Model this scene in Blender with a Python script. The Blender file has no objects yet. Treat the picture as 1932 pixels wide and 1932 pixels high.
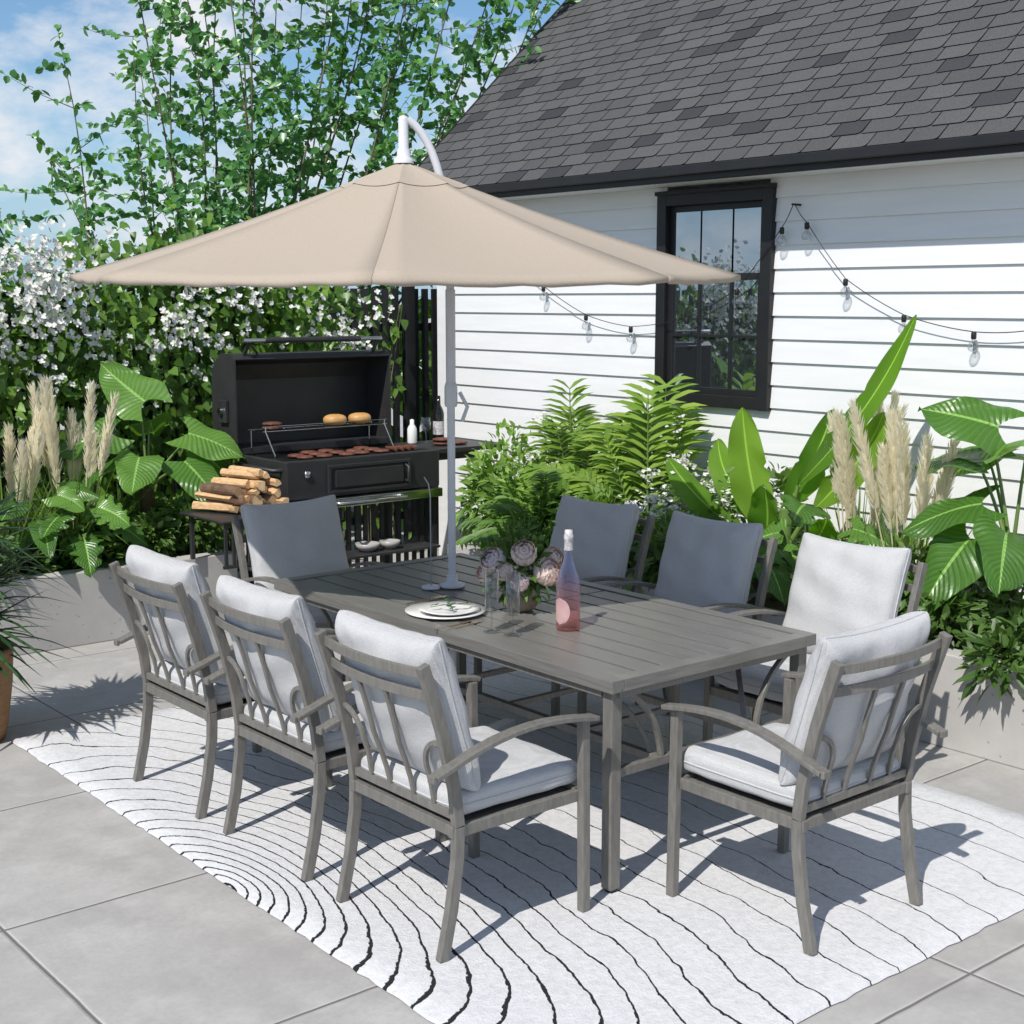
import bpy, math, random
import numpy as np
from mathutils import Vector, Matrix
random.seed(7); rng=np.random.default_rng(7)
scene=bpy.context.scene
COL=scene.collection
# ------------------------------------------------------------------ materials
class NT:
    def __init__(s,name):
        s.m=bpy.data.materials.new(name); s.m.use_nodes=True
        s.t=s.m.node_tree; s.t.nodes.clear()
        s.out=s.n('ShaderNodeOutputMaterial')
    def n(s,t,**k):
        nd=s.t.nodes.new(t)
        for a,b in k.items(): setattr(nd,a,b)
        return nd
    def l(s,a,b): s.t.links.new(a,b)
    def setin(s,nd,i,v):
        if isinstance(v,bpy.types.NodeSocket): s.l(v,nd.inputs[i])
        else: nd.inputs[i].default_value=v
    def math(s,op,a,b=0.0,clamp=False):
        nd=s.n('ShaderNodeMath',operation=op,use_clamp=clamp)
        s.setin(nd,0,a); s.setin(nd,1,b); return nd.outputs[0]
    def noise(s,vec,scale,detail=4,rough=.55,out=0):
        nd=s.n('ShaderNodeTexNoise'); nd.inputs['Scale'].default_value=scale
        nd.inputs['Detail'].default_value=detail; nd.inputs['Roughness'].default_value=rough
        if vec is not None: s.l(vec,nd.inputs['Vector'])
        return nd.outputs[out]
    def mapping(s,vec,sc):
        nd=s.n('ShaderNodeMapping'); nd.inputs['Scale'].default_value=sc; s.l(vec,nd.inputs[0]); return nd.outputs[0]
    def ramp(s,fac,stops):
        nd=s.n('ShaderNodeValToRGB'); e=nd.color_ramp.elements
        while len(e)<len(stops): e.new(.5)
        for q,(p,c) in zip(e,stops):
            q.position=p; q.color=(c[0],c[1],c[2],1) if hasattr(c,'__len__') else (c,c,c,1)
        s.l(fac,nd.inputs[0]); return nd.outputs[0]
    def mix(s,f,a,b,mode='MIX'):
        nd=s.n('ShaderNodeMix',data_type='RGBA',blend_type=mode)
        s.setin(nd,0,f)
        for i,v in ((6,a),(7,b)):
            if isinstance(v,bpy.types.NodeSocket): s.l(v,nd.inputs[i])
            else: nd.inputs[i].default_value=(v[0],v[1],v[2],1)
        return nd.outputs[2]
    def bump(s,h,strength=.3,dist=.01):
        nd=s.n('ShaderNodeBump'); nd.inputs['Strength'].default_value=strength; nd.inputs['Distance'].default_value=dist
        s.l(h,nd.inputs['Height']); return nd.outputs[0]
    def pbr(s,col,rough=.6,metal=0,normal=None,**k):
        p=s.n('ShaderNodeBsdfPrincipled')
        if isinstance(col,bpy.types.NodeSocket): s.l(col,p.inputs['Base Color'])
        else: p.inputs['Base Color'].default_value=(*col,1)
        s.setin(p,'Roughness',rough); p.inputs['Metallic'].default_value=metal
        if normal is not None: s.l(normal,p.inputs['Normal'])
        for a,b in k.items(): p.inputs[a].default_value=b
        return p.outputs[0]
    def done(s,sh): s.l(sh,s.out.inputs[0]); return s.m
def simple(name,c1,c2=None,scale=6,rough=.6,metal=0,bump=0,bscale=80,stretch=(1,1,1),**k):
    t=NT(name); tc=t.n('ShaderNodeTexCoord').outputs['Object']
    v=t.mapping(tc,stretch); c2=c2 or tuple(x*.8 for x in c1)
    nz=t.noise(v,scale,5)
    col=t.ramp(nz,[(.3,c2),(.7,c1)])
    nm=t.bump(t.noise(v,bscale,4),bump,.004) if bump else None
    rg=t.math('ADD',t.math('MULTIPLY',nz,.2),rough-.1)
    return t.done(t.pbr(col,rg,metal,nm,**k))
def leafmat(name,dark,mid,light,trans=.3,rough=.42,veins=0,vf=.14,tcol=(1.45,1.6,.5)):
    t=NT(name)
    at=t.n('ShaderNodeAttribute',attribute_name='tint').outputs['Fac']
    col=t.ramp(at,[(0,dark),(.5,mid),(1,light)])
    nm=None
    if veins:
        uv=t.n('ShaderNodeTexCoord').outputs['UV']; sp=t.n('ShaderNodeSeparateXYZ'); t.l(uv,sp.inputs[0])
        a=t.math('ABSOLUTE',t.math('SUBTRACT',sp.outputs[0],.5))
        ph=t.math('MULTIPLY',t.math('SUBTRACT',sp.outputs[1],t.math('MULTIPLY',a,.7)),veins)
        w=t.math('PINGPONG',ph,.5)
        vein=t.math('LESS_THAN',w,.06); mid_=t.math('LESS_THAN',a,.024)
        col=t.mix(t.math('MULTIPLY',w,.5),col,tuple(x*.7 for x in mid))
        f=t.math('MAXIMUM',t.math('MULTIPLY',vein,vf),t.math('MULTIPLY',mid_,.8))
        col=t.mix(f,col,tuple(min(1,x*1.7+.05) for x in light))
        nm=t.bump(w,.6,.015)
    p=t.pbr(col,rough,0,nm)
    tr=t.n('ShaderNodeBsdfTranslucent')
    c2=t.mix(1.0,col,tcol,'MULTIPLY'); t.l(c2,tr.inputs[0])
    mx=t.n('ShaderNodeMixShader'); mx.inputs[0].default_value=trans
    t.l(p,mx.inputs[1]); t.l(tr.outputs[0],mx.inputs[2])
    return t.done(mx.outputs[0])

MAT={}
MAT['frame']=simple('brushed_taupe_metal',(.215,.205,.185),(.150,.142,.128),scale=34,rough=.45,metal=.2,bump=.2,bscale=60,stretch=(2,2,.5))
MAT['slat']=simple('brushed_taupe_top',(.225,.217,.20),(.160,.154,.142),scale=26,rough=.36,metal=.2,bump=.2,bscale=60,stretch=(4,.18,4))
MAT['slatx']=simple('brushed_taupe_border',(.235,.227,.21),(.165,.159,.147),scale=26,rough=.36,metal=.2,bump=.2,bscale=60,stretch=(.3,.3,4))
MAT['black']=simple('charcoal_metal',(.040,.040,.042),(.028,.028,.03),rough=.45,metal=.2,bump=.1,bscale=200)
MAT['blackin']=simple('black_enamel',(.016,.016,.017),(.010,.010,.010),rough=.35,metal=.3)
MAT['steel']=simple('polished_steel',(.6,.6,.6),(.5,.5,.5),rough=.22,metal=1)
MAT['white']=simple('white_enamel',(.66,.67,.70),(.58,.59,.62),rough=.35)
MAT['greymetal']=simple('pale_grey_metal',(.35,.36,.37),(.3,.31,.32),rough=.35,metal=.4)
MAT['trimblack']=simple('black_paint',(.013,.013,.014),(.009,.009,.010),rough=.5)
MAT['roofdark']=simple('roof_underlay',(.008,.008,.009),(.005,.005,.006),rough=.9)
MAT['bark']=simple('tree_bark',(.17,.15,.09),(.08,.075,.04),scale=14,rough=.9,bump=.6,bscale=30,stretch=(1,1,.3))
MAT['logbark']=simple('rough_log_bark',(.20,.12,.075),(.08,.045,.025),scale=22,rough=.9,bump=1,bscale=40)
MAT['greenstem']=simple('green_stem',(.15,.25,.06),(.10,.17,.04),rough=.5)
MAT['brownstem']=simple('fibrous_stem',(.13,.085,.045),(.05,.03,.018),scale=25,rough=.9,bump=1,bscale=60,stretch=(1,1,3))
MAT['soil']=simple('soil',(.05,.035,.022),(.025,.017,.011),scale=20,rough=.95,bump=1,bscale=50)
MAT['wood']=simple('split_wood',(.68,.46,.25),(.46,.27,.12),scale=30,rough=.75,bump=.6,bscale=50,stretch=(1,1,3))
MAT['logend']=simple('log_end_grain',(.72,.53,.31),(.58,.38,.19),scale=30,rough=.8)
MAT['meat']=simple('grilled_meat',(.20,.07,.04),(.06,.022,.014),scale=60,rough=.55,bump=1,bscale=110)
MAT['bun']=simple('toasted_bun',(.66,.40,.16),(.46,.23,.07),scale=12,rough=.5)
MAT['terra']=simple('woven_brown_pot',(.33,.18,.08),(.2,.10,.04),scale=20,rough=.6,bump=.5,bscale=60,stretch=(1,1,6))
MAT['goldpot']=simple('hammered_stone_vase',(.36,.29,.19),(.2,.16,.1),scale=40,rough=.45,metal=.2,bump=.6,bscale=90)
MAT['porcelain']=simple('porcelain',(.8,.79,.77),(.74,.73,.71),rough=.2)
MAT['stoneware']=simple('grey_stoneware',(.40,.39,.37),(.33,.32,.30),rough=.4)
MAT['gold']=simple('brass_cutlery',(.55,.38,.24),(.45,.3,.18),rough=.25,metal=1)
MAT['darkglass']=simple('dark_bottle_glass',(.012,.010,.008),(.008,.008,.006),rough=.1)
MAT['label']=simple('paper_label',(.74,.72,.70),(.34,.30,.33),scale=90,rough=.35)
MAT['blush']=simple('blush_label',(.62,.42,.38),(.42,.24,.28),scale=14,rough=.4)
def thinglass(name,colr,fr):
    t=NT(name); a=t.n('ShaderNodeBsdfTransparent'); a.inputs[0].default_value=(*colr,1); g=t.n('ShaderNodeBsdfGlossy'); g.inputs['Roughness'].default_value=.02
    lw=t.n('ShaderNodeLayerWeight'); lw.inputs[0].default_value=.45
    f=t.math('ADD',t.math('MULTIPLY',lw.outputs['Facing'],fr),.04)
    m=t.n('ShaderNodeMixShader'); t.l(f,m.inputs[0]); t.l(a.outputs[0],m.inputs[1]); t.l(g.outputs[0],m.inputs[2]); return t.done(m.outputs[0])
MAT['glass']=thinglass('clear_glass',(.90,.92,.93),.5)
t=NT('pink_gradient_bottle'); g=t.n('ShaderNodeTexCoord').outputs['Object']; sp=t.n('ShaderNodeSeparateXYZ'); t.l(g,sp.inputs[0])
c=t.ramp(t.math('MULTIPLY',sp.outputs[2],2.8),[(0,(.50,.30,.28)),(.35,(.50,.36,.38)),(.62,(.33,.36,.48)),(1,(.48,.48,.54))])
p_=t.pbr(c,.05,0,None,**{'Coat Weight':.8}); tp=t.n('ShaderNodeBsdfTransparent'); ct=t.mix(1,c,(1.9,1.9,1.9),'MULTIPLY'); t.l(ct,tp.inputs[0]); lw=t.n('ShaderNodeLayerWeight'); lw.inputs[0].default_value=.3
m=t.n('ShaderNodeMixShader'); t.l(t.math('SUBTRACT',.92,t.math('MULTIPLY',lw.outputs['Facing'],.7),True),m.inputs[0]); t.l(p_,m.inputs[1]); t.l(tp.outputs[0],m.inputs[2]); MAT['pink']=t.done(m.outputs[0])
# cushion fabric
t=NT('light_grey_woven_fabric'); o=t.n('ShaderNodeTexCoord').outputs['Object']
nz=t.noise(o,7,4); fine=t.noise(o,260,3,.7)
wv=t.n('ShaderNodeTexWave',bands_direction='Z'); wv.inputs['Scale'].default_value=75; wv.inputs['Distortion'].default_value=2; wv.inputs['Detail Scale'].default_value=30; t.l(o,wv.inputs[0])
wv2=t.n('ShaderNodeTexWave',bands_direction='Y'); wv2.inputs['Scale'].default_value=75; wv2.inputs['Distortion'].default_value=2; wv2.inputs['Detail Scale'].default_value=30; t.l(o,wv2.inputs[0])
wsum=t.math('ADD',t.math('MULTIPLY',wv.outputs[1],.5),t.math('MULTIPLY',wv2.outputs[1],.5))
col=t.ramp(t.math('ADD',t.math('MULTIPLY',fine,.75),t.math('MULTIPLY',wsum,.2)),[(.25,(.41,.412,.417)),(.65,(.575,.577,.58))])
h=t.math('ADD',t.math('MULTIPLY',wsum,.6),t.math('ADD',t.math('MULTIPLY',fine,.7),t.math('MULTIPLY',nz,6)))
MAT['fabric']=t.done(t.pbr(col,.95,0,t.bump(h,.5,.004)))
# canopy fabric
t=NT('beige_canopy_fabric'); o=t.n('ShaderNodeTexCoord').outputs['Object']
fine=t.noise(o,220,3,.7); big=t.noise(o,3,3)
col=t.ramp(fine,[(.3,(.40,.335,.265)),(.65,(.475,.405,.325))])
p=t.pbr(col,.95,0,t.bump(t.math('ADD',t.math('MULTIPLY',fine,.5),t.math('MULTIPLY',big,6)),.3,.004)); tr=t.n('ShaderNodeBsdfTranslucent'); tr.inputs[0].default_value=(.5,.41,.32,1)
mx=t.n('ShaderNodeMixShader'); mx.inputs[0].default_value=.10; t.l(p,mx.inputs[1]); t.l(tr.outputs[0],mx.inputs[2]); MAT['canopy']=t.done(mx.outputs[0])
# pavers
t=NT('concrete_pavers'); pos=t.n('ShaderNodeNewGeometry').outputs['Position']; sp=t.n('ShaderNodeSeparateXYZ')
wob=t.noise(pos,9,3)
t.l(pos,sp.inputs[0])
def jd(s,off):
    a=t.math('ADD',s,t.math('MULTIPLY',t.math('SUBTRACT',wob,.5),.006))
    a=t.math('DIVIDE',t.math('SUBTRACT',a,off-10.35),1.035)
    return t.math('MULTIPLY',t.math('PINGPONG',a,.5),1.035), t.math('FLOOR',a)
dx,ix=jd(sp.outputs[0],.35); dy,iy=jd(sp.outputs[1],1.06)
d=t.math('MINIMUM',dx,dy)
cmb=t.n('ShaderNodeCombineXYZ'); t.l(ix,cmb.inputs[0]); t.l(iy,cmb.inputs[1])
wn=t.n('ShaderNodeTexWhiteNoise'); t.l(cmb.outputs[0],wn.inputs[0])
n1=t.noise(pos,1.6,8,.65); n2=t.noise(pos,45,5,.7); n3=t.noise(pos,6,6,.6)
base=t.ramp(n1,[(.3,(.32,.308,.295)),(.7,(.45,.438,.42))])
base=t.mix(t.math('MULTIPLY',t.ramp(n2,[(.42,0),(.62,1)]),.3),base,(.29,.28,.265))
base=t.mix(t.math('MULTIPLY',t.ramp(n3,[(.5,0),(.75,1)]),.5),base,(.52,.505,.485))
base=t.mix(t.math('MULTIPLY',t.ramp(t.noise(pos,3.1,7,.7),[(.52,0),(.70,1)]),.45),base,(.27,.26,.245))
base=t.mix(t.math('MULTIPLY',wn.outputs[0],.14),base,(.32,.31,.30))
edge=t.ramp(d,[(.0,1),(.02,0)])
base=t.mix(t.math('MULTIPLY',edge,.35),base,(.56,.54,.52))
jm=t.math('LESS_THAN',d,.005)
base=t.mix(jm,base,(.15,.14,.135))
hh=t.math('ADD',t.math('MULTIPLY',t.ramp(d,[(.002,0),(.012,1)]),1.5),t.math('ADD',t.math('MULTIPLY',n2,.3),t.math('MULTIPLY',n3,.5)))
MAT['paver']=t.done(t.pbr(base,.8,0,t.bump(hh,.5,.006)))
# concrete planter
t=NT('cast_concrete'); pos=t.n('ShaderNodeNewGeometry').outputs['Position']
n1=t.noise(pos,2.2,8,.6); vo=t.n('ShaderNodeTexVoronoi'); vo.inputs['Scale'].default_value=22; t.l(pos,vo.inputs[0])
pit=t.math('LESS_THAN',vo.outputs[0],.12)
base=t.ramp(n1,[(.3,(.37,.355,.34)),(.7,(.49,.475,.455))]); base=t.mix(t.math('MULTIPLY',pit,.6),base,(.2,.19,.18))
MAT['concrete']=t.done(t.pbr(base,.85,0,t.bump(t.noise(pos,60,5),.2,.004)))
# rug
t=NT('tufted_line_rug'); pos=t.n('ShaderNodeNewGeometry').outputs['Position']; sp=t.n('ShaderNodeSeparateXYZ'); t.l(pos,sp.inputs[0])
nb=t.noise(pos,1.3,2); nw=t.noise(pos,9,2); nm_=t.noise(pos,38,4,.7); nf=t.noise(pos,130,4,.75)
X=t.math('SUBTRACT',sp.outputs[0],2.06); Y=t.math('MULTIPLY',t.math('SUBTRACT',sp.outputs[1],4.0),.42)
dd=t.math('SQRT',t.math('ADD',t.math('MULTIPLY',X,X),t.math('MULTIPLY',Y,Y)))
grow=t.math('MINIMUM',t.math('ADD',dd,.12),1)
dd=t.math('ADD',dd,t.math('MULTIPLY',t.math('MULTIPLY',t.math('SUBTRACT',nb,.5),.20),grow))
dd=t.math('ADD',dd,t.math('MULTIPLY',t.math('MULTIPLY',t.math('SUBTRACT',nw,.5),.035),grow))
dd=t.math('ADD',dd,t.math('MULTIPLY',t.math('SUBTRACT',nm_,.5),.011))
dd=t.math('MAXIMUM',dd,.001)
K_=12.5
ph=t.math('MULTIPLY',t.math('LOGARITHM',t.math('ADD',1,t.math('DIVIDE',dd,.3)),math.e),K_)
pp=t.math('PINGPONG',ph,.5)
slope=t.math('DIVIDE',K_,t.math('ADD',dd,.3))
near=t.math('SUBTRACT',4.7,sp.outputs[1]); near=t.math('MAXIMUM',near,0)
wd=t.math('ADD',.0022,t.math('MULTIPLY',t.math('DIVIDE',near,t.math('ADD',t.math('MULTIPLY',dd,dd),.7)),.00065))
wd=t.math('MULTIPLY',wd,t.math('ADD',.2,t.math('MULTIPLY',nm_,1.5)))
line=t.math('LESS_THAN',pp,t.math('MULTIPLY',wd,slope))
tuft=t.ramp(nm_,[(.3,(.55,.55,.56)),(.6,(.68,.68,.69))])
tuft=t.mix(t.math('MULTIPLY',nf,.35),tuft,(.50,.50,.51))
col=t.mix(line,tuft,(.010,.010,.011))
hh=t.math('ADD',nm_,t.math('MULTIPLY',nf,.6)); hh=t.math('SUBTRACT',hh,t.math('MULTIPLY',line,.8))
MAT['rug']=t.done(t.pbr(col,1,0,t.bump(hh,.55,.012)))
# siding
t=NT('white_painted_board'); pos=t.n('ShaderNodeNewGeometry').outputs['Position']
n1=t.noise(t.mapping(pos,(1,.6,6)),3,6); base=t.ramp(n1,[(.3,(.73,.735,.74)),(.7,(.79,.79,.79))])
MAT['siding']=t.done(t.pbr(base,.55,0,t.bump(t.noise(t.mapping(pos,(1,1,20)),12,5),.12,.003)))
# shingles
t=NT('asphalt_shingle'); pos=t.n('ShaderNodeNewGeometry').outputs['Position']
at=t.n('ShaderNodeAttribute',attribute_name='tint').outputs['Fac']
g=t.noise(pos,150,3,.8); g2=t.noise(pos,3,4)
base=t.ramp(at,[(0,(.021,.0215,.025)),(.3,(.042,.0425,.0445)),(1,(.074,.0735,.0735))])
base=t.mix(t.math('MULTIPLY',t.ramp(g,[(.45,0),(.68,1)]),.9),base,t.mix(1,base,(1.9,1.9,1.9),'MULTIPLY'))
base=t.mix(t.math('MULTIPLY',g2,.25),base,(.045,.045,.047))
MAT['shingle']=t.done(t.pbr(base,.9,0,t.bump(g,.5,.004)))
t=NT('window_glass'); MAT['winglass']=t.done(t.pbr((.36,.41,.46),.015,.95,None))
# leaves
MAT['treeleaf']=leafmat('tree_leaf',(.04,.13,.045),(.085,.24,.07),(.18,.38,.11),.34,.32)
MAT['ivy']=leafmat('ivy_leaf',(.04,.095,.015),(.105,.22,.028),(.22,.37,.05),.36,.4)
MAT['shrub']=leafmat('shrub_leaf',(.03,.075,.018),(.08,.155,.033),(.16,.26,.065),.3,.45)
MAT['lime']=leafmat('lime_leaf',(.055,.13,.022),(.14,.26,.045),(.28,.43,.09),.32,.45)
MAT['palm']=leafmat('palm_leaf',(.08,.155,.022),(.18,.30,.045),(.34,.46,.09),.32,.38)
MAT['grass']=leafmat('grass_blade',(.07,.15,.025),(.15,.27,.045),(.29,.40,.11),.3,.5)
MAT['plume']=leafmat('cream_plume',(.78,.71,.52),(.86,.81,.64),(.92,.89,.78),.5,.9,tcol=(1.05,1.02,.92))
MAT['blossom']=leafmat('white_blossom',(.62,.61,.56),(.76,.76,.72),(.84,.84,.82),.25,.6,tcol=(1,1,.95))
MAT['bigleaf']=leafmat('broad_leaf',(.04,.125,.018),(.09,.215,.032),(.16,.32,.055),.30,.32,veins=13,vf=.12)
MAT['banana']=leafmat('banana_leaf',(.05,.17,.018),(.12,.28,.03),(.24,.42,.055),.36,.26,veins=40,vf=.22)
MAT['darkpalm']=leafmat('dark_palm_leaf',(.015,.045,.018),(.035,.09,.032),(.08,.16,.06),.15,.35)
MAT['petal']=leafmat('blush_petal',(.80,.60,.56),(.86,.73,.67),(.90,.82,.76),.3,.6,tcol=(1,.85,.8))
MAT['mauve']=leafmat('mauve_petal',(.66,.52,.55),(.76,.66,.67),(.84,.77,.76),.3,.6,tcol=(1,.88,.92))
# ------------------------------------------------------------------ builders
ORG={}
def worg(p): return ORG.get(p.name,Vector((0,0,0))) if p else Vector((0,0,0))
def tag(o,label=None,category=None,group=None,kind=None):
    if label: o['label']=label
    if category: o['category']=category
    if group: o['group']=group
    if kind: o['kind']=kind
    return o
def empty(name,loc,label,category,group=None,rz=0):
    e=bpy.data.objects.new(name,None); e.empty_display_size=.2; e.location=loc; e.rotation_euler=(0,0,rz)
    COL.objects.link(e); ORG[e.name]=Vector(loc); tag(e,label,category,group); return e
def np_obj(name,V,Q,mi,tint,uv,mats,org,parent,smooth=True):
    me=bpy.data.meshes.new(name); V=np.asarray(V,dtype=np.float64)-np.array(org)
    me.vertices.add(len(V)); me.vertices.foreach_set('co',V.ravel())
    nl=len(Q)*4; me.loops.add(nl); me.loops.foreach_set('vertex_index',np.asarray(Q,dtype=np.int32).ravel())
    me.polygons.add(len(Q)); me.polygons.foreach_set('loop_start',np.arange(0,nl,4,dtype=np.int32))
    me.polygons.foreach_set('material_index',np.asarray(mi,dtype=np.int32))
    me.polygons.foreach_set('use_smooth',np.full(len(Q),smooth,dtype=bool))
    for m in mats: me.materials.append(MAT[m])
    me.update(calc_edges=True)
    a=me.attributes.new('tint','FLOAT','POINT'); a.data.foreach_set('value',np.asarray(tint,dtype=np.float32))
    me.validate()
    o=bpy.data.objects.new(name,me); COL.objects.link(o)
    return o
def place(o,parent,org):
    if parent is not None:
        o.parent=parent; o.location=Vector(org)-worg(parent)
    else: o.location=org
    ORG[o.name]=Vector(org); return o
def nrm(a): return a/np.maximum(np.linalg.norm(a,axis=-1,keepdims=True),1e-9)
PROF={'oval':([0,.3,.65,1],[.12,.95,.85,.02]),'heart':([0,.12,.5,1],[.55,1.0,.8,.02]),'blade':([0,.2,.45,.7,1],[.7,1,.85,.6,.03]),
      'lance':([0,.35,.7,1],[.3,1,.7,.02]),'petal':([0,.35,.75,1],[.3,.85,1,.55]),'cup':([0,.3,.6,.85,1],[.4,.85,1,.9,.5])}
class Soup:
    def __init__(s): s.V=[];s.Q=[];s.m=[];s.t=[];s.n=0;s.mats=[]
    def mi(s,mat):
        if mat not in s.mats: s.mats.append(mat)
        return s.mats.index(mat)
    def add(s,P,D,N,L,W,mat,prof='oval',droop=.15,fold=.25,tint=None,curl=None):
        P=np.atleast_2d(P); n=len(P)
        D=nrm(np.broadcast_to(D,(n,3)).astype(float)); N=np.broadcast_to(N,(n,3)).astype(float)
        S=nrm(np.cross(D,N)+1e-6); N=nrm(np.cross(S,D))
        L=np.broadcast_to(L,(n,)).reshape(n,1); W=np.broadcast_to(W,(n,)).reshape(n,1); dr=np.broadcast_to(droop,(n,)).reshape(n,1)
        ss,pw=PROF[prof]; K=len(ss); V=np.zeros((n,K,3,3))
        for k in range(K):
            C=P+D*L*ss[k]
            if curl is None: C=C+np.array([0,0,-1.])*dr*L*ss[k]**2
            else: C=C+N*curl*L*ss[k]**2
            hw=S*W*.5*pw[k]; up=N*fold*W*.5*pw[k]
            V[:,k,0]=C-hw+up; V[:,k,1]=C; V[:,k,2]=C+hw+up
        base=s.n+np.arange(n)*K*3; q=[]
        for k in range(K-1):
            a=k*3
            q.append(np.stack([base+a,base+a+1,base+a+4,base+a+3],1)); q.append(np.stack([base+a+1,base+a+2,base+a+5,base+a+4],1))
        q=np.concatenate(q); s.V.append(V.reshape(-1,3)); s.Q.append(q)
        s.m.append(np.full(len(q),s.mi(mat)))
        if tint is None: tint=rng.beta(2,2,n)
        s.t.append(np.repeat(np.broadcast_to(tint,(n,)),K*3)); s.n+=n*K*3
    def tube(s,path,r,mat,n=6):
        b=B(); b.tube(path,r,n=n,cap=False); V=np.array(b.v); Q=np.array(b.f)+s.n
        s.V.append(V); s.Q.append(Q); s.m.append(np.full(len(Q),s.mi(mat))); s.t.append(np.full(len(V),.5)); s.n+=len(V)
    def build(s,name,org,parent=None,smooth=True):
        o=np_obj(name,np.concatenate(s.V),np.concatenate(s.Q),np.concatenate(s.m),np.concatenate(s.t),None,s.mats,org,parent,smooth)
        return place(o,parent,org)
class B:
    def __init__(s): s.v=[];s.f=[];s.m=[];s.sm=[];s.uv=[];s.tint=[];s.mats=[]
    def add(s,verts,faces,mat=None,smooth=False,uv=None,tint=.5):
        o=len(s.v); s.v+= [tuple(p) for p in verts]; s.f+=[tuple(i+o for i in f) for f in faces]
        i=0
        if mat is not None:
            if mat not in s.mats: s.mats.append(mat)
            i=s.mats.index(mat)
        s.m+=[i]*len(faces); s.sm+=[smooth]*len(faces)
        s.uv+= list(uv) if uv is not None else [(0,0)]*len(verts); s.tint+=[tint]*len(verts)
    def box(s,lo,hi,mat):
        x0,y0,z0=lo;x1,y1,z1=hi
        vs=[(x0,y0,z0),(x1,y0,z0),(x1,y1,z0),(x0,y1,z0),(x0,y0,z1),(x1,y0,z1),(x1,y1,z1),(x0,y1,z1)]
        s.add(vs,[(0,3,2,1),(4,5,6,7),(0,1,5,4),(1,2,6,5),(2,3,7,6),(3,0,4,7)],mat)
    def tube(s,path,r,mat=None,n=10,cap=True,smooth=True):
        P=[Vector(p) for p in path]; k=len(P); rr=[r]*k if not hasattr(r,'__len__') else r
        T=[(P[min(i+1,k-1)]-P[max(i-1,0)]).normalized() for i in range(k)]
        u=Vector((0,0,1)) if abs(T[0].z)<.9 else Vector((1,0,0)); u=(u-T[0]*u.dot(T[0])).normalized()
        vs=[];fs=[]
        for i in range(k):
            u=(u-T[i]*u.dot(T[i])).normalized(); w=T[i].cross(u)
            for j in range(n):
                a=2*math.pi*j/n; vs.append(P[i]+(u*math.cos(a)+w*math.sin(a))*rr[i])
        for i in range(k-1):
            for j in range(n):
                a=i*n+j;b=i*n+(j+1)%n; fs.append((a,b,b+n,a+n))
        s.add(vs,fs,mat,smooth)
        if cap:
            s.add(vs[:n],[tuple(range(n))[::-1]],mat); s.add(vs[-n:],[tuple(range(n))],mat)
    def rect(s,path,side,w,h,mat):
        P=[Vector(p) for p in path]; k=len(P); sd=Vector(side).normalized(); vs=[];fs=[]
        for i in range(k):
            T=(P[min(i+1,k-1)]-P[max(i-1,0)]).normalized(); sv=(sd-T*sd.dot(T)).normalized(); u=T.cross(sv)
            for a,b in ((-1,-1),(1,-1),(1,1),(-1,1)): vs.append(P[i]+sv*a*w/2+u*b*h/2)
        for i in range(k-1):
            for j in range(4):
                a=i*4+j;b=i*4+(j+1)%4; fs.append((a,b,b+4,a+4))
        fs.append((3,2,1,0)); fs.append(tuple((k-1)*4+j for j in range(4)))
        s.add(vs,fs,mat)
    def lathe(s,prof,c,mat,n=28,smooth=True,sx=1,sy=1):
        vs=[];fs=[]; k=len(prof)
        for r,z in prof:
            for j in range(n):
                a=2*math.pi*j/n; vs.append((c[0]+r*math.cos(a)*sx,c[1]+r*math.sin(a)*sy,c[2]+z))
        for i in range(k-1):
            for j in range(n):
                a=i*n+j;b=i*n+(j+1)%n; fs.append((a,b,b+n,a+n))
        s.add(vs,fs,mat,smooth)
        if prof[0][0]>1e-4: s.add(vs[:n],[tuple(range(n))[::-1]],mat)
        if prof[-1][0]>1e-4: s.add(vs[-n:],[tuple(range(n))],mat)
    def build(s,name,org=(0,0,0),parent=None,bevel=0,label=None):
        me=bpy.data.meshes.new(name); O=Vector(org)
        me.from_pydata([tuple(Vector(p)-O) for p in s.v],[],s.f)
        for m in s.mats: me.materials.append(MAT[m])
        me.polygons.foreach_set('material_index',s.m); me.polygons.foreach_set('use_smooth',s.sm)
        ul=me.uv_layers.new(name='UVMap'); li=np.zeros(len(me.loops),dtype=np.int32); me.loops.foreach_get('vertex_index',li)
        ul.data.foreach_set('uv',np.array(s.uv,dtype=np.float32)[li].ravel())
        a=me.attributes.new('tint','FLOAT','POINT'); a.data.foreach_set('value',np.array(s.tint,dtype=np.float32))
        me.update(); o=bpy.data.objects.new(name,me); COL.objects.link(o)
        if bevel:
            md=o.modifiers.new('b','BEVEL'); md.width=bevel; md.segments=2; md.limit_method='ANGLE'; md.angle_limit=math.radians(40)
        place(o,parent,org)
        if label: o['label']=label
        return o
def bez(p0,p1,p2,n=8):
    p0,p1,p2=map(Vector,(p0,p1,p2)); return [p0*(1-t)**2+p1*2*t*(1-t)+p2*t*t for t in [i/n for i in range(n+1)]]
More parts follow.
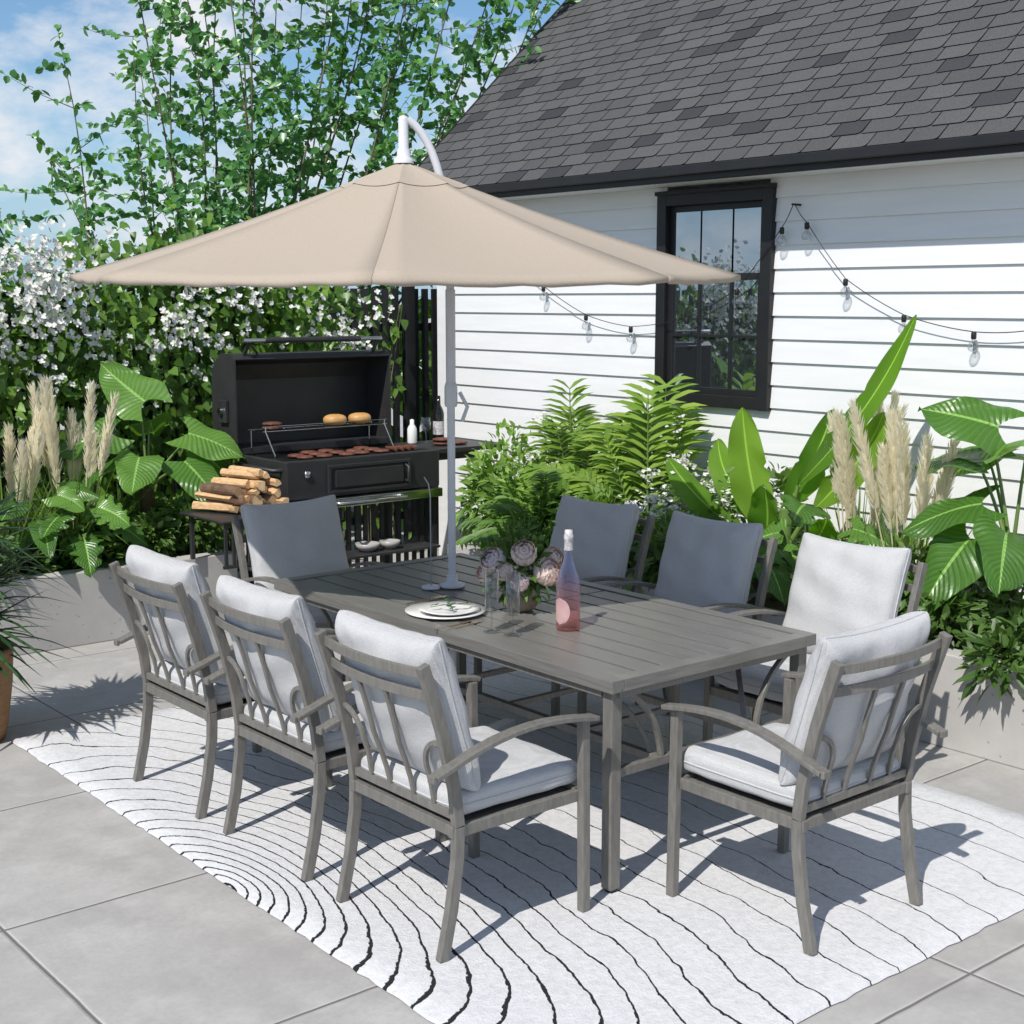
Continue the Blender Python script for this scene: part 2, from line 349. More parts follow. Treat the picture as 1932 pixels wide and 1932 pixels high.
# ------------------------------------------------------------------ camera, light, sky
cam=bpy.data.cameras.new('camera'); co=bpy.data.objects.new('camera',cam); COL.objects.link(co)
YAW=math.radians(39.5); TH=math.radians(8.66)
co.location=(0,0,1.94); co.rotation_euler=(math.pi/2-TH,0,-YAW)
cam.sensor_width=36; cam.lens=2634/1932*36; cam.clip_end=600; scene.camera=co
EL=math.radians(50); hd=Vector((.93,.37)).normalized()
ld=Vector((hd.x*math.cos(EL),hd.y*math.cos(EL),-math.sin(EL)))
sun=bpy.data.lights.new('sun','SUN'); sun.energy=4.7; sun.angle=math.radians(.5); sun.color=(1,.96,.90)
so=bpy.data.objects.new('sun',sun); so.rotation_euler=ld.to_track_quat('-Z','Y').to_euler(); so.location=(0,0,8); COL.objects.link(so)
w=bpy.data.worlds.new('World'); scene.world=w; w.use_nodes=True; nt=w.node_tree; nt.nodes.clear()
def wn_(t,**k):
    n=nt.nodes.new(t)
    for a,b in k.items(): setattr(n,a,b)
    return n
sky=wn_('ShaderNodeTexSky',sky_type='NISHITA',sun_disc=False,sun_elevation=EL,sun_rotation=math.atan2(-hd.x,-hd.y),ozone_density=3.0,air_density=1.0,dust_density=0)
hs=wn_('ShaderNodeHueSaturation'); hs.inputs['Saturation'].default_value=1.15; hs.inputs['Value'].default_value=1.2; nt.links.new(sky.outputs[0],hs.inputs['Color'])
tc=wn_('ShaderNodeTexCoord')
sz=wn_('ShaderNodeSeparateXYZ'); nt.links.new(tc.outputs['Generated'],sz.inputs[0])
hz=wn_('ShaderNodeMapRange'); hz.inputs['From Min'].default_value=0; hz.inputs['From Max'].default_value=.17; hz.inputs['To Min'].default_value=.9; hz.inputs['To Max'].default_value=0; nt.links.new(sz.outputs[2],hz.inputs[0])
hm=wn_('ShaderNodeMix',data_type='RGBA'); nt.links.new(hz.outputs[0],hm.inputs[0]); nt.links.new(hs.outputs[0],hm.inputs[6]); hm.inputs[7].default_value=(3.1,5.3,7.6,1)
mp=wn_('ShaderNodeMapping'); mp.inputs['Scale'].default_value=(1,1,2.0); mp.inputs['Location'].default_value=(.3,.1,.35)
nt.links.new(tc.outputs['Generated'],mp.inputs[0])
nz=wn_('ShaderNodeTexNoise'); nz.inputs['Scale'].default_value=6.5; nz.inputs['Detail'].default_value=10; nz.inputs['Roughness'].default_value=.6; nt.links.new(mp.outputs[0],nz.inputs['Vector'])
rp_=wn_('ShaderNodeValToRGB'); rp_.color_ramp.elements[0].position=.46; rp_.color_ramp.elements[1].position=.63; nt.links.new(nz.outputs[0],rp_.inputs[0])
mx=wn_('ShaderNodeMix',data_type='RGBA'); nt.links.new(rp_.outputs[0],mx.inputs[0]); nt.links.new(hm.outputs[2],mx.inputs[6]); mx.inputs[7].default_value=(8.6,8.9,9.4,1)
bg=wn_('ShaderNodeBackground'); bg.inputs[1].default_value=.096; nt.links.new(mx.outputs[2],bg.inputs[0])
ow=wn_('ShaderNodeOutputWorld'); nt.links.new(bg.outputs[0],ow.inputs[0])
scene.view_settings.view_transform='Standard'; scene.view_settings.look='None'; scene.view_settings.exposure=0
# ------------------------------------------------------------------ ground & rug
b=B(); b.add([(-150,-150,0),(150,-150,0),(150,150,0),(-150,150,0)],[(0,1,2,3)],'paver'); tag(b.build('ground'),kind='structure')
RZ=.012
b=B(); nx,ny=52,76; x0,x1,y0,y1=2.08,4.72,2.23,6.02
vs=[];fs=[]
for i in range(nx+1):
    for j in range(ny+1):
        e=1 if 0<i<nx and 0<j<ny else 0
        jx=0 if 0<i<nx else random.uniform(-.005,.005); jy=0 if 0<j<ny else random.uniform(-.005,.005)
        fx=x0+(x1-x0)*i/nx; fy=y0+(y1-y0)*j/ny
        if i==1: fx=x0+.008
        if i==nx-1: fx=x1-.008
        if j==1: fy=y0+.008
        if j==ny-1: fy=y1-.008
        vs.append((fx+jx,fy+jy,.004+e*(RZ-.004)))
for i in range(nx):
    for j in range(ny): a=i*(ny+1)+j; fs.append((a,a+ny+1,a+ny+2,a+1))
b.add(vs,fs,'rug',True)
tag(b.build('rug',(3.4,4.12,0)),'white shaggy rug with curved black lines under the dining set','rug')
# ------------------------------------------------------------------ chairs
def postpath(z):
    pts=[(.0,0),(.035,.15),(.058,.3),(.062,.40),(.048,.52),(.0,.72),(-.062,.905)]
    for (xa,za),(xb,zb) in zip(pts,pts[1:]):
        if za<=z<=zb: return xa+(xb-xa)*(z-za)/(zb-za)
    return pts[-1][0]
def cushion(w,h,t,n=34,pw=.3,ear=.01,seed=0,bul=.012,sag=0,flat=.85,rc=5,conc=.012):
    r=random.Random(seed); vs=[];fs=[]
    ph=[r.uniform(0,6) for _ in range(6)]
    def prof(u,v): return max(0,(1-abs(u)**7))**pw*max(0,(1-abs(v)**7))**pw
    def outl(u,v):
        cr=1-.05*(abs(u)**rc)*(abs(v)**rc)
        e=(u*u*v*v)**2; a=(w/2)*u*cr*(1-conc*(1-v*v)) ; c=(h/2)*v*cr*(1-conc*1.2*(1-u*u))
        a+= ear*u*e; c+=ear*v*e
        if v>0: c-=sag*(1-u*u)*v*v
        return a,c
    for side in (1,-1):
        for i in range(n+1):
            for j in range(n+1):
                u=math.sin((i/n-.5)*math.pi); v=math.sin((j/n-.5)*math.pi)
                a,c=outl(u,v)
                k=prof(u,v); wr=bul*(math.sin(6*u+ph[0]+2*v)*math.sin(5*v+ph[1])+.6*math.sin(11*v+ph[2]+3*u)+.5*math.sin(9*u+ph[3]+4*v*u))*k*.35
                cp=(abs(u)*abs(v))**2.5; wr-=.012*cp*math.sin(14*(abs(u)-abs(v)))*k
                vs.append((side*(t/2*k*(flat+(1-flat)*(1-u*u)*(1-v*v))+wr*side*.6),a,c))
    N=(n+1)*(n+1)
    for s_ in (0,1):
        for i in range(n):
            for j in range(n):
                q=(s_*N+i*(n+1)+j,s_*N+(i+1)*(n+1)+j,s_*N+(i+1)*(n+1)+j+1,s_*N+i*(n+1)+j+1)
                fs.append(q if s_==0 else q[::-1])
    rim=[]
    m=24
    for k in range(m): u=-1+2*k/m; rim.append((0,)+outl(u,-1))
    for k in range(m): v=-1+2*k/m; rim.append((0,)+outl(1,v))
    for k in range(m): u=1-2*k/m; rim.append((0,)+outl(u,1))
    for k in range(m): v=1-2*k/m; rim.append((0,)+outl(-1,v))
    rim.append(rim[0])
    return vs,fs,rim
def make_chair():
    parts=[]
    def P(b,name,bev=.003):
        o=b.build(name,(0,0,0),None,bev); parts.append(o)
    for sy in (-1,1):
        b=B(); y=sy*.27; b.rect([(postpath(z),y,z) for z in (0,.08,.15,.22,.3,.36,.40)],(0,1,0),.025,.036,'frame'); P(b,'leg')
    for sy in (-1,1):
        b=B(); y=sy*.282; b.rect([(.555,y,0),(.552,y,.3),(.548,y,.632)],(0,1,0),.029,.032,'frame'); P(b,'leg')
    for sy in (-1,1):
        b=B(); y=sy*.298; b.rect([(-.045,y,.578),(0,y,.593),(.05,y,.610),(.12,y,.631),(.18,y,.645),(.25,y,.656),(.32,y,.661),(.38,y,.661),(.44,y,.657),(.5,y,.650),(.585,y,.636)],(0,1,0),.043,.016,'frame')
        b.box((-.058,y-.016,.565),(-.045,y+.016,.588),'frame')
        P(b,'armrest')
    b=B()
    for sy in (-1,1):
        y=sy*.27; b.rect([(postpath(z),y,z) for z in (.402,.46,.52,.6,.7,.78,.85,.905)],(0,1,0),.025,.035,'frame')
    for z,bow in ((.878,.035),(.805,.032)):
        b.rect([(postpath(z)-bow*(1-(y/.256)**2)+.004,y,z) for y in [i*.0366-.256 for i in range(15)]],(0,0,1),.030,.013,'frame')
    b.rect([(.058,y,.432) for y in (-.256,0,.256)],(0,0,1),.026,.018,'frame')
    for sy in (-1,1):
        y=sy*.062; b.rect([(postpath(z)-.028*min(1,max(0,(z-.432)/.2)),y*(1+.35*(z-.44)),z) for z in (.44,.5,.56,.62,.7,.792)],(0,1,0),.016,.012,'frame')
        pts=[(.055,sy*.165,.445),(.042,sy*.163,.52),(.025,sy*.166,.57)]
        for k in range(1,10):
            a=math.pi/2*k/9; yy=sy*(.256-.09*math.cos(a)); zz=.57+.09*math.sin(a); pts.append((postpath(zz)-.01*math.cos(a),yy,zz))
        b.rect(pts,(1,0,0),.013,.015,'frame')
    P(b,'backrest',.002)
    b=B()
    for sy in (-1,1): b.box((.04,sy*.262-.012,.365),(.56,sy*.262+.012,.402),'frame')
    b.box((.536,-.262,.365),(.562,.262,.402),'frame'); b.box((.046,-.262,.366),(.072,.262,.401),'frame')
    b.box((.07,-.25,.380),(.537,.25,.392),'frame'); P(b,'seat')
    vs,fs,rim=cushion(.515,.52,.106,seed=3,ear=.002,pw=.22,flat=.85,bul=.010)
    b=B(); b.add([(.315+z,y,.452+x) for x,y,z in vs],[f[::-1] for f in fs],'fabric',True); b.tube([(.315+z,y,.452) for x,y,z in rim],.0036,'fabric',6); P(b,'seat_cushion',0)
    vs,fs,rim=cushion(.508,.490,.172,seed=5,ear=.017,pw=.33,sag=.008,flat=.66,bul=.028,conc=.018)
    R=Matrix.Rotation(-math.atan(.15/.5),3,'Y'); b=B(); off=Vector((.070,0,.727))
    b.add([R@Vector(p)+off for p in vs],fs,'fabric',True); b.tube([R@Vector(p)+off for p in rim],.0036,'fabric',6); P(b,'back_cushion',0)
    return parts
proto=make_chair()
for o in proto:
    if 'cushion' in o.name:
        m=o.modifiers.new('w','WELD'); m.merge_threshold=.0006
        m=o.modifiers.new('s','SUBSURF'); m.levels=1; m.render_levels=1
spots=[(2.300,3.385,0),(2.295,4.14,0),(2.285,4.885,0),(4.61,3.40,math.pi),(4.61,4.15,math.pi),(4.61,4.90,math.pi),(3.445,2.455,math.pi/2),(3.43,5.85,-math.pi/2)]
for k,(x,y,r) in enumerate(spots):
    e=empty('dining_chair',(x,y,RZ),'taupe metal armchair with light grey cushions at the dining table','chair','dining chairs around the table',rz=r+random.uniform(-.012,.012))
    for o in proto:
        c=o if k==0 else o.copy()
        if k>0: COL.objects.link(c)
        c.parent=e; c.location=(0,0,0)
        if 'back_cushion' in o.name: c.location=(random.uniform(0,.008),random.uniform(-.006,.006),random.uniform(-.006,.006)); c.rotation_euler=(random.uniform(-.012,.012),0,0)
# ------------------------------------------------------------------ table
TX0,TX1,TY0,TY1=2.978,4.0,3.113,5.235; CX=(TX0+TX1)/2; CY=(TY0+TY1)/2
tb=empty('dining_table',(CX,CY,RZ),'rectangular taupe slatted metal dining table standing on the rug','table')
b=B(); z0,z1=.698,.740
b.box((TX0,TY0,z0),(TX0+.055,TY1,z1),'slat'); b.box((TX1-.055,TY0,z0),(TX1,TY1,z1),'slat')
b.box((TX0+.056,TY0,z0),(TX1-.056,TY0+.055,z1),'slatx'); b.box((TX0+.056,TY1-.055,z0),(TX1-.056,TY1,z1),'slatx')
n=8; wpl=(TX1-TX0-.11)/n
for half in ((TY0+.063,CY-.006),(CY+.006,TY1-.063)):
    for i in range(n):
        xa=TX0+.055+wpl*i; b.box((xa+.006,half[0],z1-.026),(xa+wpl-.006,half[1],z1-.005),'slat')
b.box((TX0+.05,TY0+.05,z1-.041),(TX1-.05,TY1-.05,z1-.036),'trimblack')  # black sheet added below the slats, colours the gaps as if in deep shade
b.build('tabletop',(CX,CY,.7),tb,.002)
for x in (TX0+.045,TX1-.045):
    for y in (TY0+.045,TY1-.045):
        b=B(); b.box((x-.022,y-.022,RZ+.012),(x+.022,y+.022,.698),'frame'); b.box((x-.014,y-.014,RZ),(x+.014,y+.014,RZ+.012),'black'); b.build('leg',(x,y,RZ),tb,.002)
b=B()
for y in (TY0+.045,TY1-.045):
    b.box((TX0+.067,y-.013,.40),(TX1-.067,y+.013,.43),'frame')
for x in (CX-.24,CX+.24):
    b.box((x-.013,TY0+.058,.401),(x+.013,TY1-.058,.429),'frame')
for y in (CY-.62,CY-.2,CY+.2,CY+.62): b.box((CX-.227,y-.011,.404),(CX+.227,y+.011,.426),'frame')
for y,s in ((TY0+.045,1),(TY1-.045,-1)):
    for sx in (-1,1):
        x=CX+sx*.24
        b.rect(bez((x,y+s*.05,.428),(x+sx*.02,y+s*.10,.62),(x+sx*.20,y+s*.30,.698),10),(s*.6,-sx*.8,0),.02,.016,'frame')
        b.rect(bez((x,y,.430),(x+sx*.015,y,.60),(x+sx*.17,y,.680),10),(0,1,0),.020,.016,'frame')
b.build('stretcher',(CX,CY,.41),tb,.002)
b=B()
for x in (TX0+.03,TX1-.03): b.box((x-.014,TY0+.07,.672),(x+.014,TY1-.07,.6978),'frame')
for y in (TY0+.03,TY1-.03,CY): b.box((TX0+.05,y-.014,.672),(TX1-.05,y+.014,.6976),'frame')
b.build('apron',(CX,CY,.68),tb,.002)
# ------------------------------------------------------------------ umbrella
PX,PY=3.485,4.625; HX,HY=3.32,4.71; Fv=Vector((math.sin(YAW),math.cos(YAW))); Rv=Vector((math.cos(YAW),-math.sin(YAW)))
um=empty('patio_umbrella',(PX,PY,RZ),'beige octagonal cantilever umbrella with white pole standing through the table','umbrella')
b=B(); path=[(PX,PY,RZ+.03),(PX,PY,1.0),(PX,PY,2.0),(PX,PY,2.12)]+bez((PX,PY,2.14),(3.465,4.635,2.56),(3.335,4.702,2.652),10)
b.tube(path,.0165,'white',14); b.lathe([(.0,0),(.055,0),(.055,.012),(.025,.02),(.022,.05)],(PX,PY,.7405),'white'); b.build('pole',(PX,PY,RZ),um)
b=B(); b.lathe([(.023,1.50),(.027,1.51),(.027,1.58),(.022,1.60)],(PX,PY,0),'white'); b.tube([(PX+.03,PY-.02,1.56),(PX+.055,PY-.04,1.50),(PX+.035,PY-.03,1.44)],.008,'white',8); b.lathe([(.020,1.60),(.020,1.98)],(PX,PY,0),'white'); b.build('crank',(PX,PY,1.5),um)
b=B()
for a in (.3,.3+math.pi/2):
    c,s_=math.cos(a),math.sin(a); b.rect([(PX-c*.45,PY-s_*.45,RZ+.02+.003*(a>1)),(PX+c*.45,PY+s_*.45,RZ+.02+.003*(a>1))],(-s_,c,0),.06,.03,'white')
b.lathe([(.045,.03),(.04,.10),(.024,.12)],(PX,PY,RZ),'white'); b.build('base',(PX,PY,RZ),um,.003)
ns=10; nr=14; Rr=1.36
def can(pi,q,r,dz=0):
    a0=pi*math.pi/4; a1=a0+math.pi/4; m=4*q*(1-q)
    sag=1-.022*m*r**3
    dl=(math.cos(a0)*(1-q)+math.cos(a1)*q)*Rr*r*sag; df=(math.sin(a0)*(1-q)+math.sin(a1)*q)*Rr*r*sag
    p=Vector((HX,HY))+Rv*dl+Fv*df
    z=2.482-.445*r-.022*math.sin(r*math.pi)-.034*m*math.sin(min(1,r*1.1)*math.pi*.6)+df*.022+.022*m*r**8
    return (p.x,p.y,z+dz)
def canopy_panels(b,r0,r1,nr,dz,hem):
    for pi in range(8):
        vs=[];fs=[]; W_=ns+1
        for i in range(nr+1):
            r=r0+(r1-r0)*i/nr
            for j in range(W_): vs.append(can(pi,j/ns,r,dz))
        R_=nr
        if hem:
            for j in range(W_): vs.append(can(pi,j/ns,r1,dz-.022-.004*math.sin(j*2.3+pi)))
            R_=nr+1
        for i in range(R_):
            for j in range(ns): a=i*W_+j; fs.append((a,a+1,a+W_+1,a+W_))
        b.add(vs,fs,'canopy',True)
b=B(); canopy_panels(b,.015,1,nr,0,True)
cn=b.build('canopy',(HX,HY,2.48),um); md=cn.modifiers.new('s','SOLIDIFY'); md.thickness=.003; md.offset=-1
b=B(); canopy_panels(b,.012,.19,4,.007,False); b.build('vent_cap',(HX,HY,2.5),um)
b=B()
for k in range(8):
    b.tube([can(k,0,.05,-.03),can(k,0,.5,-.022),can(k,0,.985,-.018)],.007,'white',6)
    b.tube([(HX,HY,2.14),tuple(np.array(can(k,0,.5,-.03)))],.006,'white',6)
b.lathe([(.03,2.10),(.03,2.18)],(HX,HY,0),'white'); b.tube([(HX,HY,2.08),(HX,HY,2.47)],.015,'white'); b.build('rib_frame',(HX,HY,2.3),um)
b=B(); b.lathe([(.040,2.478),(.040,2.496),(.027,2.504),(.027,2.53),(.021,2.54),(.020,2.648),(.016,2.662),(0,2.667)],(HX,HY,0),'white'); b.build('finial',(HX,HY,2.49),um)
b=B(); b.lathe([(.0,0),(.04,0),(.04,.01),(.012,.016)],(3.40,4.66,.7375),'white'); b.tube([(3.40,4.66,.745),(3.40,4.66,1.13),(3.395,4.665,1.18),(3.38,4.675,1.21)],.003,'greymetal',8); b.build('crank_rod',(3.4,4.66,.74),um)
# ------------------------------------------------------------------ tableware
TZ=.7352
def single(b,name,org,label,cat,group=None,bevel=0): return tag(b.build(name,org,None,bevel),label,cat,group)
pc=(3.17,4.25)
b=B(); b.lathe([(0,.0),(.10,.0),(.155,.012),(.158,.016),(.10,.007),(0,.005)],(*pc,TZ),'porcelain',40); single(b,'charger_plate',(*pc,TZ),'large white charger plate on the table','plate')
b=B(); b.lathe([(0,.0),(.08,.0),(.118,.014),(.121,.018),(.08,.008),(0,.006)],(pc[0]+.01,pc[1]-.01,TZ+.008),'porcelain',40); single(b,'salad_plate',(*pc,TZ+.008),'smaller white plate stacked on the charger','plate')
S=Soup()
for st,en in (((pc[0]-.06,pc[1]+.02,TZ+.03),(pc[0]+.08,pc[1]-.06,TZ+.035)),((pc[0]-.02,pc[1]-.07,TZ+.03),(pc[0]+.05,pc[1]+.07,TZ+.04))):
    st,en=np.array(st),np.array(en); S.tube([st,(st+en)/2+[0,0,.008],en],.0015,'greenstem',5)
    for k in range(9):
        f=k/8; p=st*(1-f)+en*f+[0,0,.006]; d=(en-st)+np.array([rng.normal()*.1,rng.normal()*.1,.02]); S.add(p,d,[0,0,1],.035,.012,'darkpalm','lance')
tag(S.build('herb_sprig',(*pc,TZ+.02)),'small green leaf sprig lying on the white plate','sprig')
for k,(x,y) in enumerate(((3.119,3.90),(3.150,3.815))):
    e=empty('champagne_flute',(x,y,TZ),'tall clear champagne flute standing on the table','glass','champagne flutes')
    b=B(); b.lathe([(0,.0),(.032,.001),(.032,.003),(.006,.008),(.0035,.02),(.0035,.07)],(x,y,TZ),'glass'); b.build('stem',(x,y,TZ),e)
    b=B(); b.lathe([(.0035,.07),(.018,.075),(.0255,.085),(.0265,.23),(.0253,.23),(.024,.088),(.0,.080)],(x,y,TZ),'glass'); b.build('bowl',(x,y,TZ+.07),e)
x,y=3.361,3.752
bt=empty('sparkling_wine_bottle',(x,y,TZ),'pink glass sparkling wine bottle with silver foil neck','bottle')
b=B(); b.lathe([(0,.004),(.035,.0),(.044,.006),(.045,.16),(.043,.185),(.034,.215),(.022,.245),(.0165,.275),(.0145,.35)],(x,y,TZ),'pink',32); b.build('body',(x,y,TZ),bt)
b=B(); b.lathe([(.0172,.298),(.0158,.335),(.0180,.338),(.0180,.352),(.015,.358),(.0145,.372),(0,.374)],(x,y,TZ),'label',24); b.build('foil',(x,y,TZ+.3),bt)
b=B(); vs=[];fs=[]
ca=math.atan2(-y,-x)-.75
for i in range(13):
    for j in range(11):
        u=(i/12-.5)*2; v=(j/10-.5)*2; kk=math.sqrt(max(0,1-v*v))
        a=ca+u*kk*.9; vs.append((x+.0456*math.cos(a),y+.0456*math.sin(a),TZ+.075+v*.050))
for i in range(12):
    for j in range(10): a=i*11+j; fs.append((a,a+11,a+12,a+1))
b.add(vs,fs,'blush',True); b.build('label_sticker',(x,y,TZ+.1),bt)
for k,(x,y,r) in enumerate(((3.06,4.06,.1),(3.09,4.03,.12),(3.24,4.49,.05),(3.27,4.475,.1))):
    b=B(); d=Vector((math.cos(r+.1),math.sin(r+.1),0)); p=Vector((x,y,TZ+.004)); sd=(-d.y,d.x,0)
    b.rect([p-d*.1,p,p+d*.05],sd,.005,.003,'gold'); b.rect([p+d*.05,p+d*.07,p+d*.1],sd,.018,.002,'gold')
    single(b,'fork' if k%2 else 'knife',tuple(p),'slim brass cutlery beside the plates','cutlery','brass cutlery',.0008)
x,y=3.43,4.11
fv=empty('flower_vase',(x,y,TZ),'small stone vase filled with blush peonies and greenery','vase')
b=B(); b.lathe([(0,.0),(.045,.0),(.066,.02),(.074,.055),(.070,.085),(.060,.10),(.055,.098),(.06,.06),(0,.02)],(x,y,TZ),'goldpot',32); b.build('pot',(x,y,TZ),fv)
S=Soup(); n=420
d=nrm(rng.normal(size=(n,3))*[1,1,.95]+[0,0,.3]); P=np.array([x,y,TZ+.165])+d*rng.uniform(.05,.135,(n,1))
S.add(P,nrm(d+rng.normal(size=(n,3))*.4),rng.normal(size=(n,3))*.6+[-.3,-.4,1],rng.uniform(.03,.055,n),rng.uniform(.016,.028,n),'shrub','oval')
for k in range(26):
    dd_=nrm(np.array([rng.normal()*.35,rng.normal()*.35,1.1])); st=np.array([x,y,TZ+.15]); en=st+dd_*rng.uniform(.15,.24); S.tube([st,en],.0012,'greenstem',4)
    for q in range(18): S.add(st+(en-st)*(.4+.6*q/17),dd_+rng.normal(size=3)*.7,[0,0,1],.020,.007,'shrub','lance')
S.build('greenery',(x,y,TZ+.1),fv)
for k,(dx_,dy_,dz_,r,mt) in enumerate(((.03,-.115,.165,.050,'petal'),(.085,-.085,.205,.040,'petal'),(-.10,.03,.20,.046,'mauve'),(-.04,-.07,.235,.045,'petal'),(-.075,-.085,.135,.034,'mauve'),(.04,.02,.25,.036,'petal'),(.095,-.11,.13,.030,'mauve'),(-.11,.07,.15,.032,'petal'),(-.10,-.03,.17,.034,'petal'))):
    S=Soup(); c0=np.array([x+dx_,y+dy_,TZ+dz_]); ax=nrm(np.array([dx_-.10,dy_-.10,(dz_-.07)*.9]))
    e1=nrm(np.cross(ax,[0,0,1.])+1e-3); e2=np.cross(ax,e1)
    for lay in range(6):
        m=5+lay*2; th=.40+.26*lay; rr=r*(.55+.09*lay)
        a=np.arange(m)*6.283/m+rng.uniform(0,6.28)+rng.normal(size=m)*.2
        rad=np.cos(a)[:,None]*e1+np.sin(a)[:,None]*e2
        out=ax*math.cos(th)+rad*math.sin(th); pos=c0+out*rr
        dr=ax*math.sin(th)-rad*math.cos(th)+out*(.05+.03*lay)
        S.add(pos,dr,-out,rr*1.05,rr*1.25,mt,'cup',0,.12,tint=np.clip(.35+.12*lay+rng.normal(size=m)*.1,0,1),curl=.42)
    S.build('peony',tuple(c0),fv)
# ------------------------------------------------------------------ planters
def planter(name,lo,hi,label):
    e=empty(name,((lo[0]+hi[0])/2,(lo[1]+hi[1])/2,0),label,'planter')
    b=B(); t_=.12; h=.42; x0,y0=lo;x1,y1=hi
    b.box((x0,y0,.0),(x1,y0+t_,h),'concrete'); b.box((x0,y1-t_,.0),(x1,y1,h),'concrete')
    b.box((x0,y0+t_,.0),(x0+t_,y1-t_,h),'concrete'); b.box((x1-t_,y0+t_,.0),(x1,y1-t_,h),'concrete'); b.build('wall',(x0,y0,0),e,.006)
    b=B(); b.box((x0+t_,y0+t_,.02),(x1-t_,y1-t_,.37),'soil'); b.build('soil',(x0+.2,y0+.2,.3),e)
planter('garden_planter',(-2.5,7.5),(4.02,8.62),'long low pale concrete planter filled with tropical plants')
planter('garden_planter',(5.2,-1.5),(6.26,6.95),'low pale concrete planter running along the white house wall')
# ------------------------------------------------------------------ house
HXW=6.3; Yend=8.48
hs_=empty('house',(8.5,4,0),'white clapboard house with dark shingle roof and black window','house')
b=B(); ex=.132; z=.0
wy0,wy1,wz0,wz1=5.33,6.14,1.35,2.55
while z<2.62:
    z2=min(z+ex,2.625)
    segs=[(-1.5,Yend)]
    if z2>wz0-.0 and z<wz1: segs=[(-1.5,wy0),(wy1,Yend)]
    for ya,yb in segs:
        xo=HXW-.014
        b.add([(xo,ya,z),(xo,yb,z),(HXW-.001,yb,z2),(HXW-.001,ya,z2)],[(0,1,2,3)[::-1]],'siding')
        b.add([(xo,ya,z),(xo,yb,z),(HXW,yb,z),(HXW,ya,z)],[(0,1,2,3)],'siding')
    z=z2
b.add([(HXW,Yend,0),(13,Yend,0),(13,Yend,2.60),(9.65,Yend,5.7),(HXW,Yend,2.60)],[(0,1,2,3,4)],'siding')
b.add([(HXW,-1.5,0),(13,-1.5,0),(13,-1.5,2.60),(9.65,-1.5,5.7),(HXW,-1.5,2.60)],[(4,3,2,1,0)],'siding')
b.add([(13,-1.5,0),(13,Yend,0),(13,Yend,2.60),(13,-1.5,2.60)],[(0,1,2,3)],'siding')
b.box((HXW-.019,Yend-.09,0),(HXW-.0145,Yend+.004,2.62),'siding'); b.box((HXW-.019,Yend+.004,0),(HXW+.1,Yend+.02,2.62),'siding')
b.build('wall',(8,4,0),hs_)
b=B(); sl=math.radians(43.2); EX,EZ=5.97,2.695; RY1=8.58; RY0=-1.6
def rp(s,y,h=0): return (EX+s*math.cos(sl)-h*math.sin(sl),y,EZ+s*math.sin(sl)+h*math.cos(sl))
SL=(9.65-EX)/math.cos(sl)
b.add([rp(0,RY0),rp(0,RY1),rp(SL,RY1),rp(SL,RY0)],[(3,2,1,0)],'roofdark')
rx=[ (19.3-p[0],p[1],p[2]) for p in (rp(0,RY0),rp(0,RY1),rp(SL,RY1),rp(SL,RY0))]; b.add(rx,[(0,1,2,3)],'shingle')
row=.112; nrw=int(SL/row); rnd=random.Random(4)
for i in range(nrw):
    s0=i*row; edge=RY1; first=True
    while edge>RY0:
        wd_=rnd.choice((.19,.21,.225,.215)); y2=edge-(wd_ if not first else wd_*(.45 if i%2 else .95)); first=False
        g=.003; ch=.016; s1=s0+row+.02
        tn=rnd.random()
        tint=.0+rnd.random()*.15 if tn<.10 else .5+rnd.random()*.45
        ya,yb=edge-g,y2+g; hb=.010; dz_=rnd.uniform(0,.002)
        vs=[rp(s0,ya,hb+dz_),rp(s0,yb+ch*1.6,hb+dz_),rp(s0+ch*.5,yb+ch*.45,hb+dz_),rp(s0+ch*1.6,yb,hb+dz_),rp(s1,yb,.004),rp(s1,ya,.004)]
        b.add(vs,[(5,4,3,2,1,0)],'shingle',tint=tint)
        lo_=[rp(s0,ya,0),rp(s0,yb+ch*1.6,0),rp(s0+ch*.5,yb+ch*.45,0),rp(s0+ch*1.6,yb,0)]
        b.add([vs[0],vs[1],vs[2],vs[3]]+lo_,[(0,1,5,4),(1,2,6,5),(2,3,7,6)],'roofdark')
        edge=y2
b.build('roof',(8,4,2.7),hs_)
b=B()
b.box((EX-.015,RY0,EZ-.05),(EX+.015,RY1,EZ+.004),'trimblack')
b.box((EX+.018,RY0,EZ-.085),(EX+.045,RY1-.01,EZ-.02),'trimblack')
b.build('fascia',(6,4,2.7),hs_,.004)
b=B(); b.box((EX+.045,RY0,EZ-.080),(HXW+.05,RY1-.02,EZ-.068),'siding'); b.build('soffit',(6.1,4,2.6),hs_)
b=B(); b.rect([rp(-.02,RY1+.012,-.02),rp(SL,RY1+.012,-.02)],(0,1,0),.022,.06,'trimblack'); b.build('rake_board',(8,RY1,4),hs_)
b=B(); fx0,fx1=HXW-.045,HXW+.03; ft=.075
Y0,Y1,Z0,Z1=5.28,6.19,1.30,2.575
b.box((fx0,Y0,Z0),(fx1,Y0+ft,Z1),'trimblack'); b.box((fx0,Y1-ft,Z0),(fx1,Y1,Z1),'trimblack')
b.box((fx0+.001,Y0+ft,Z1-ft),(fx1,Y1-ft,Z1-.001),'trimblack'); b.box((fx0+.001,Y0+ft,Z0+.001),(fx1,Y1-ft,Z0+ft),'trimblack')
b.box((fx0-.012,Y0-.01,Z1-.01),(fx0+.03,Y1+.01,Z1+.015),'trimblack')
win=b.build('window',(HXW,5.7,1.9),hs_,.003)
iy0,iy1,iz0,iz1=Y0+ft,Y1-ft,Z0+ft,Z1-ft
b=B(); st=.042; mz=iz0+(iz1-iz0)*.62
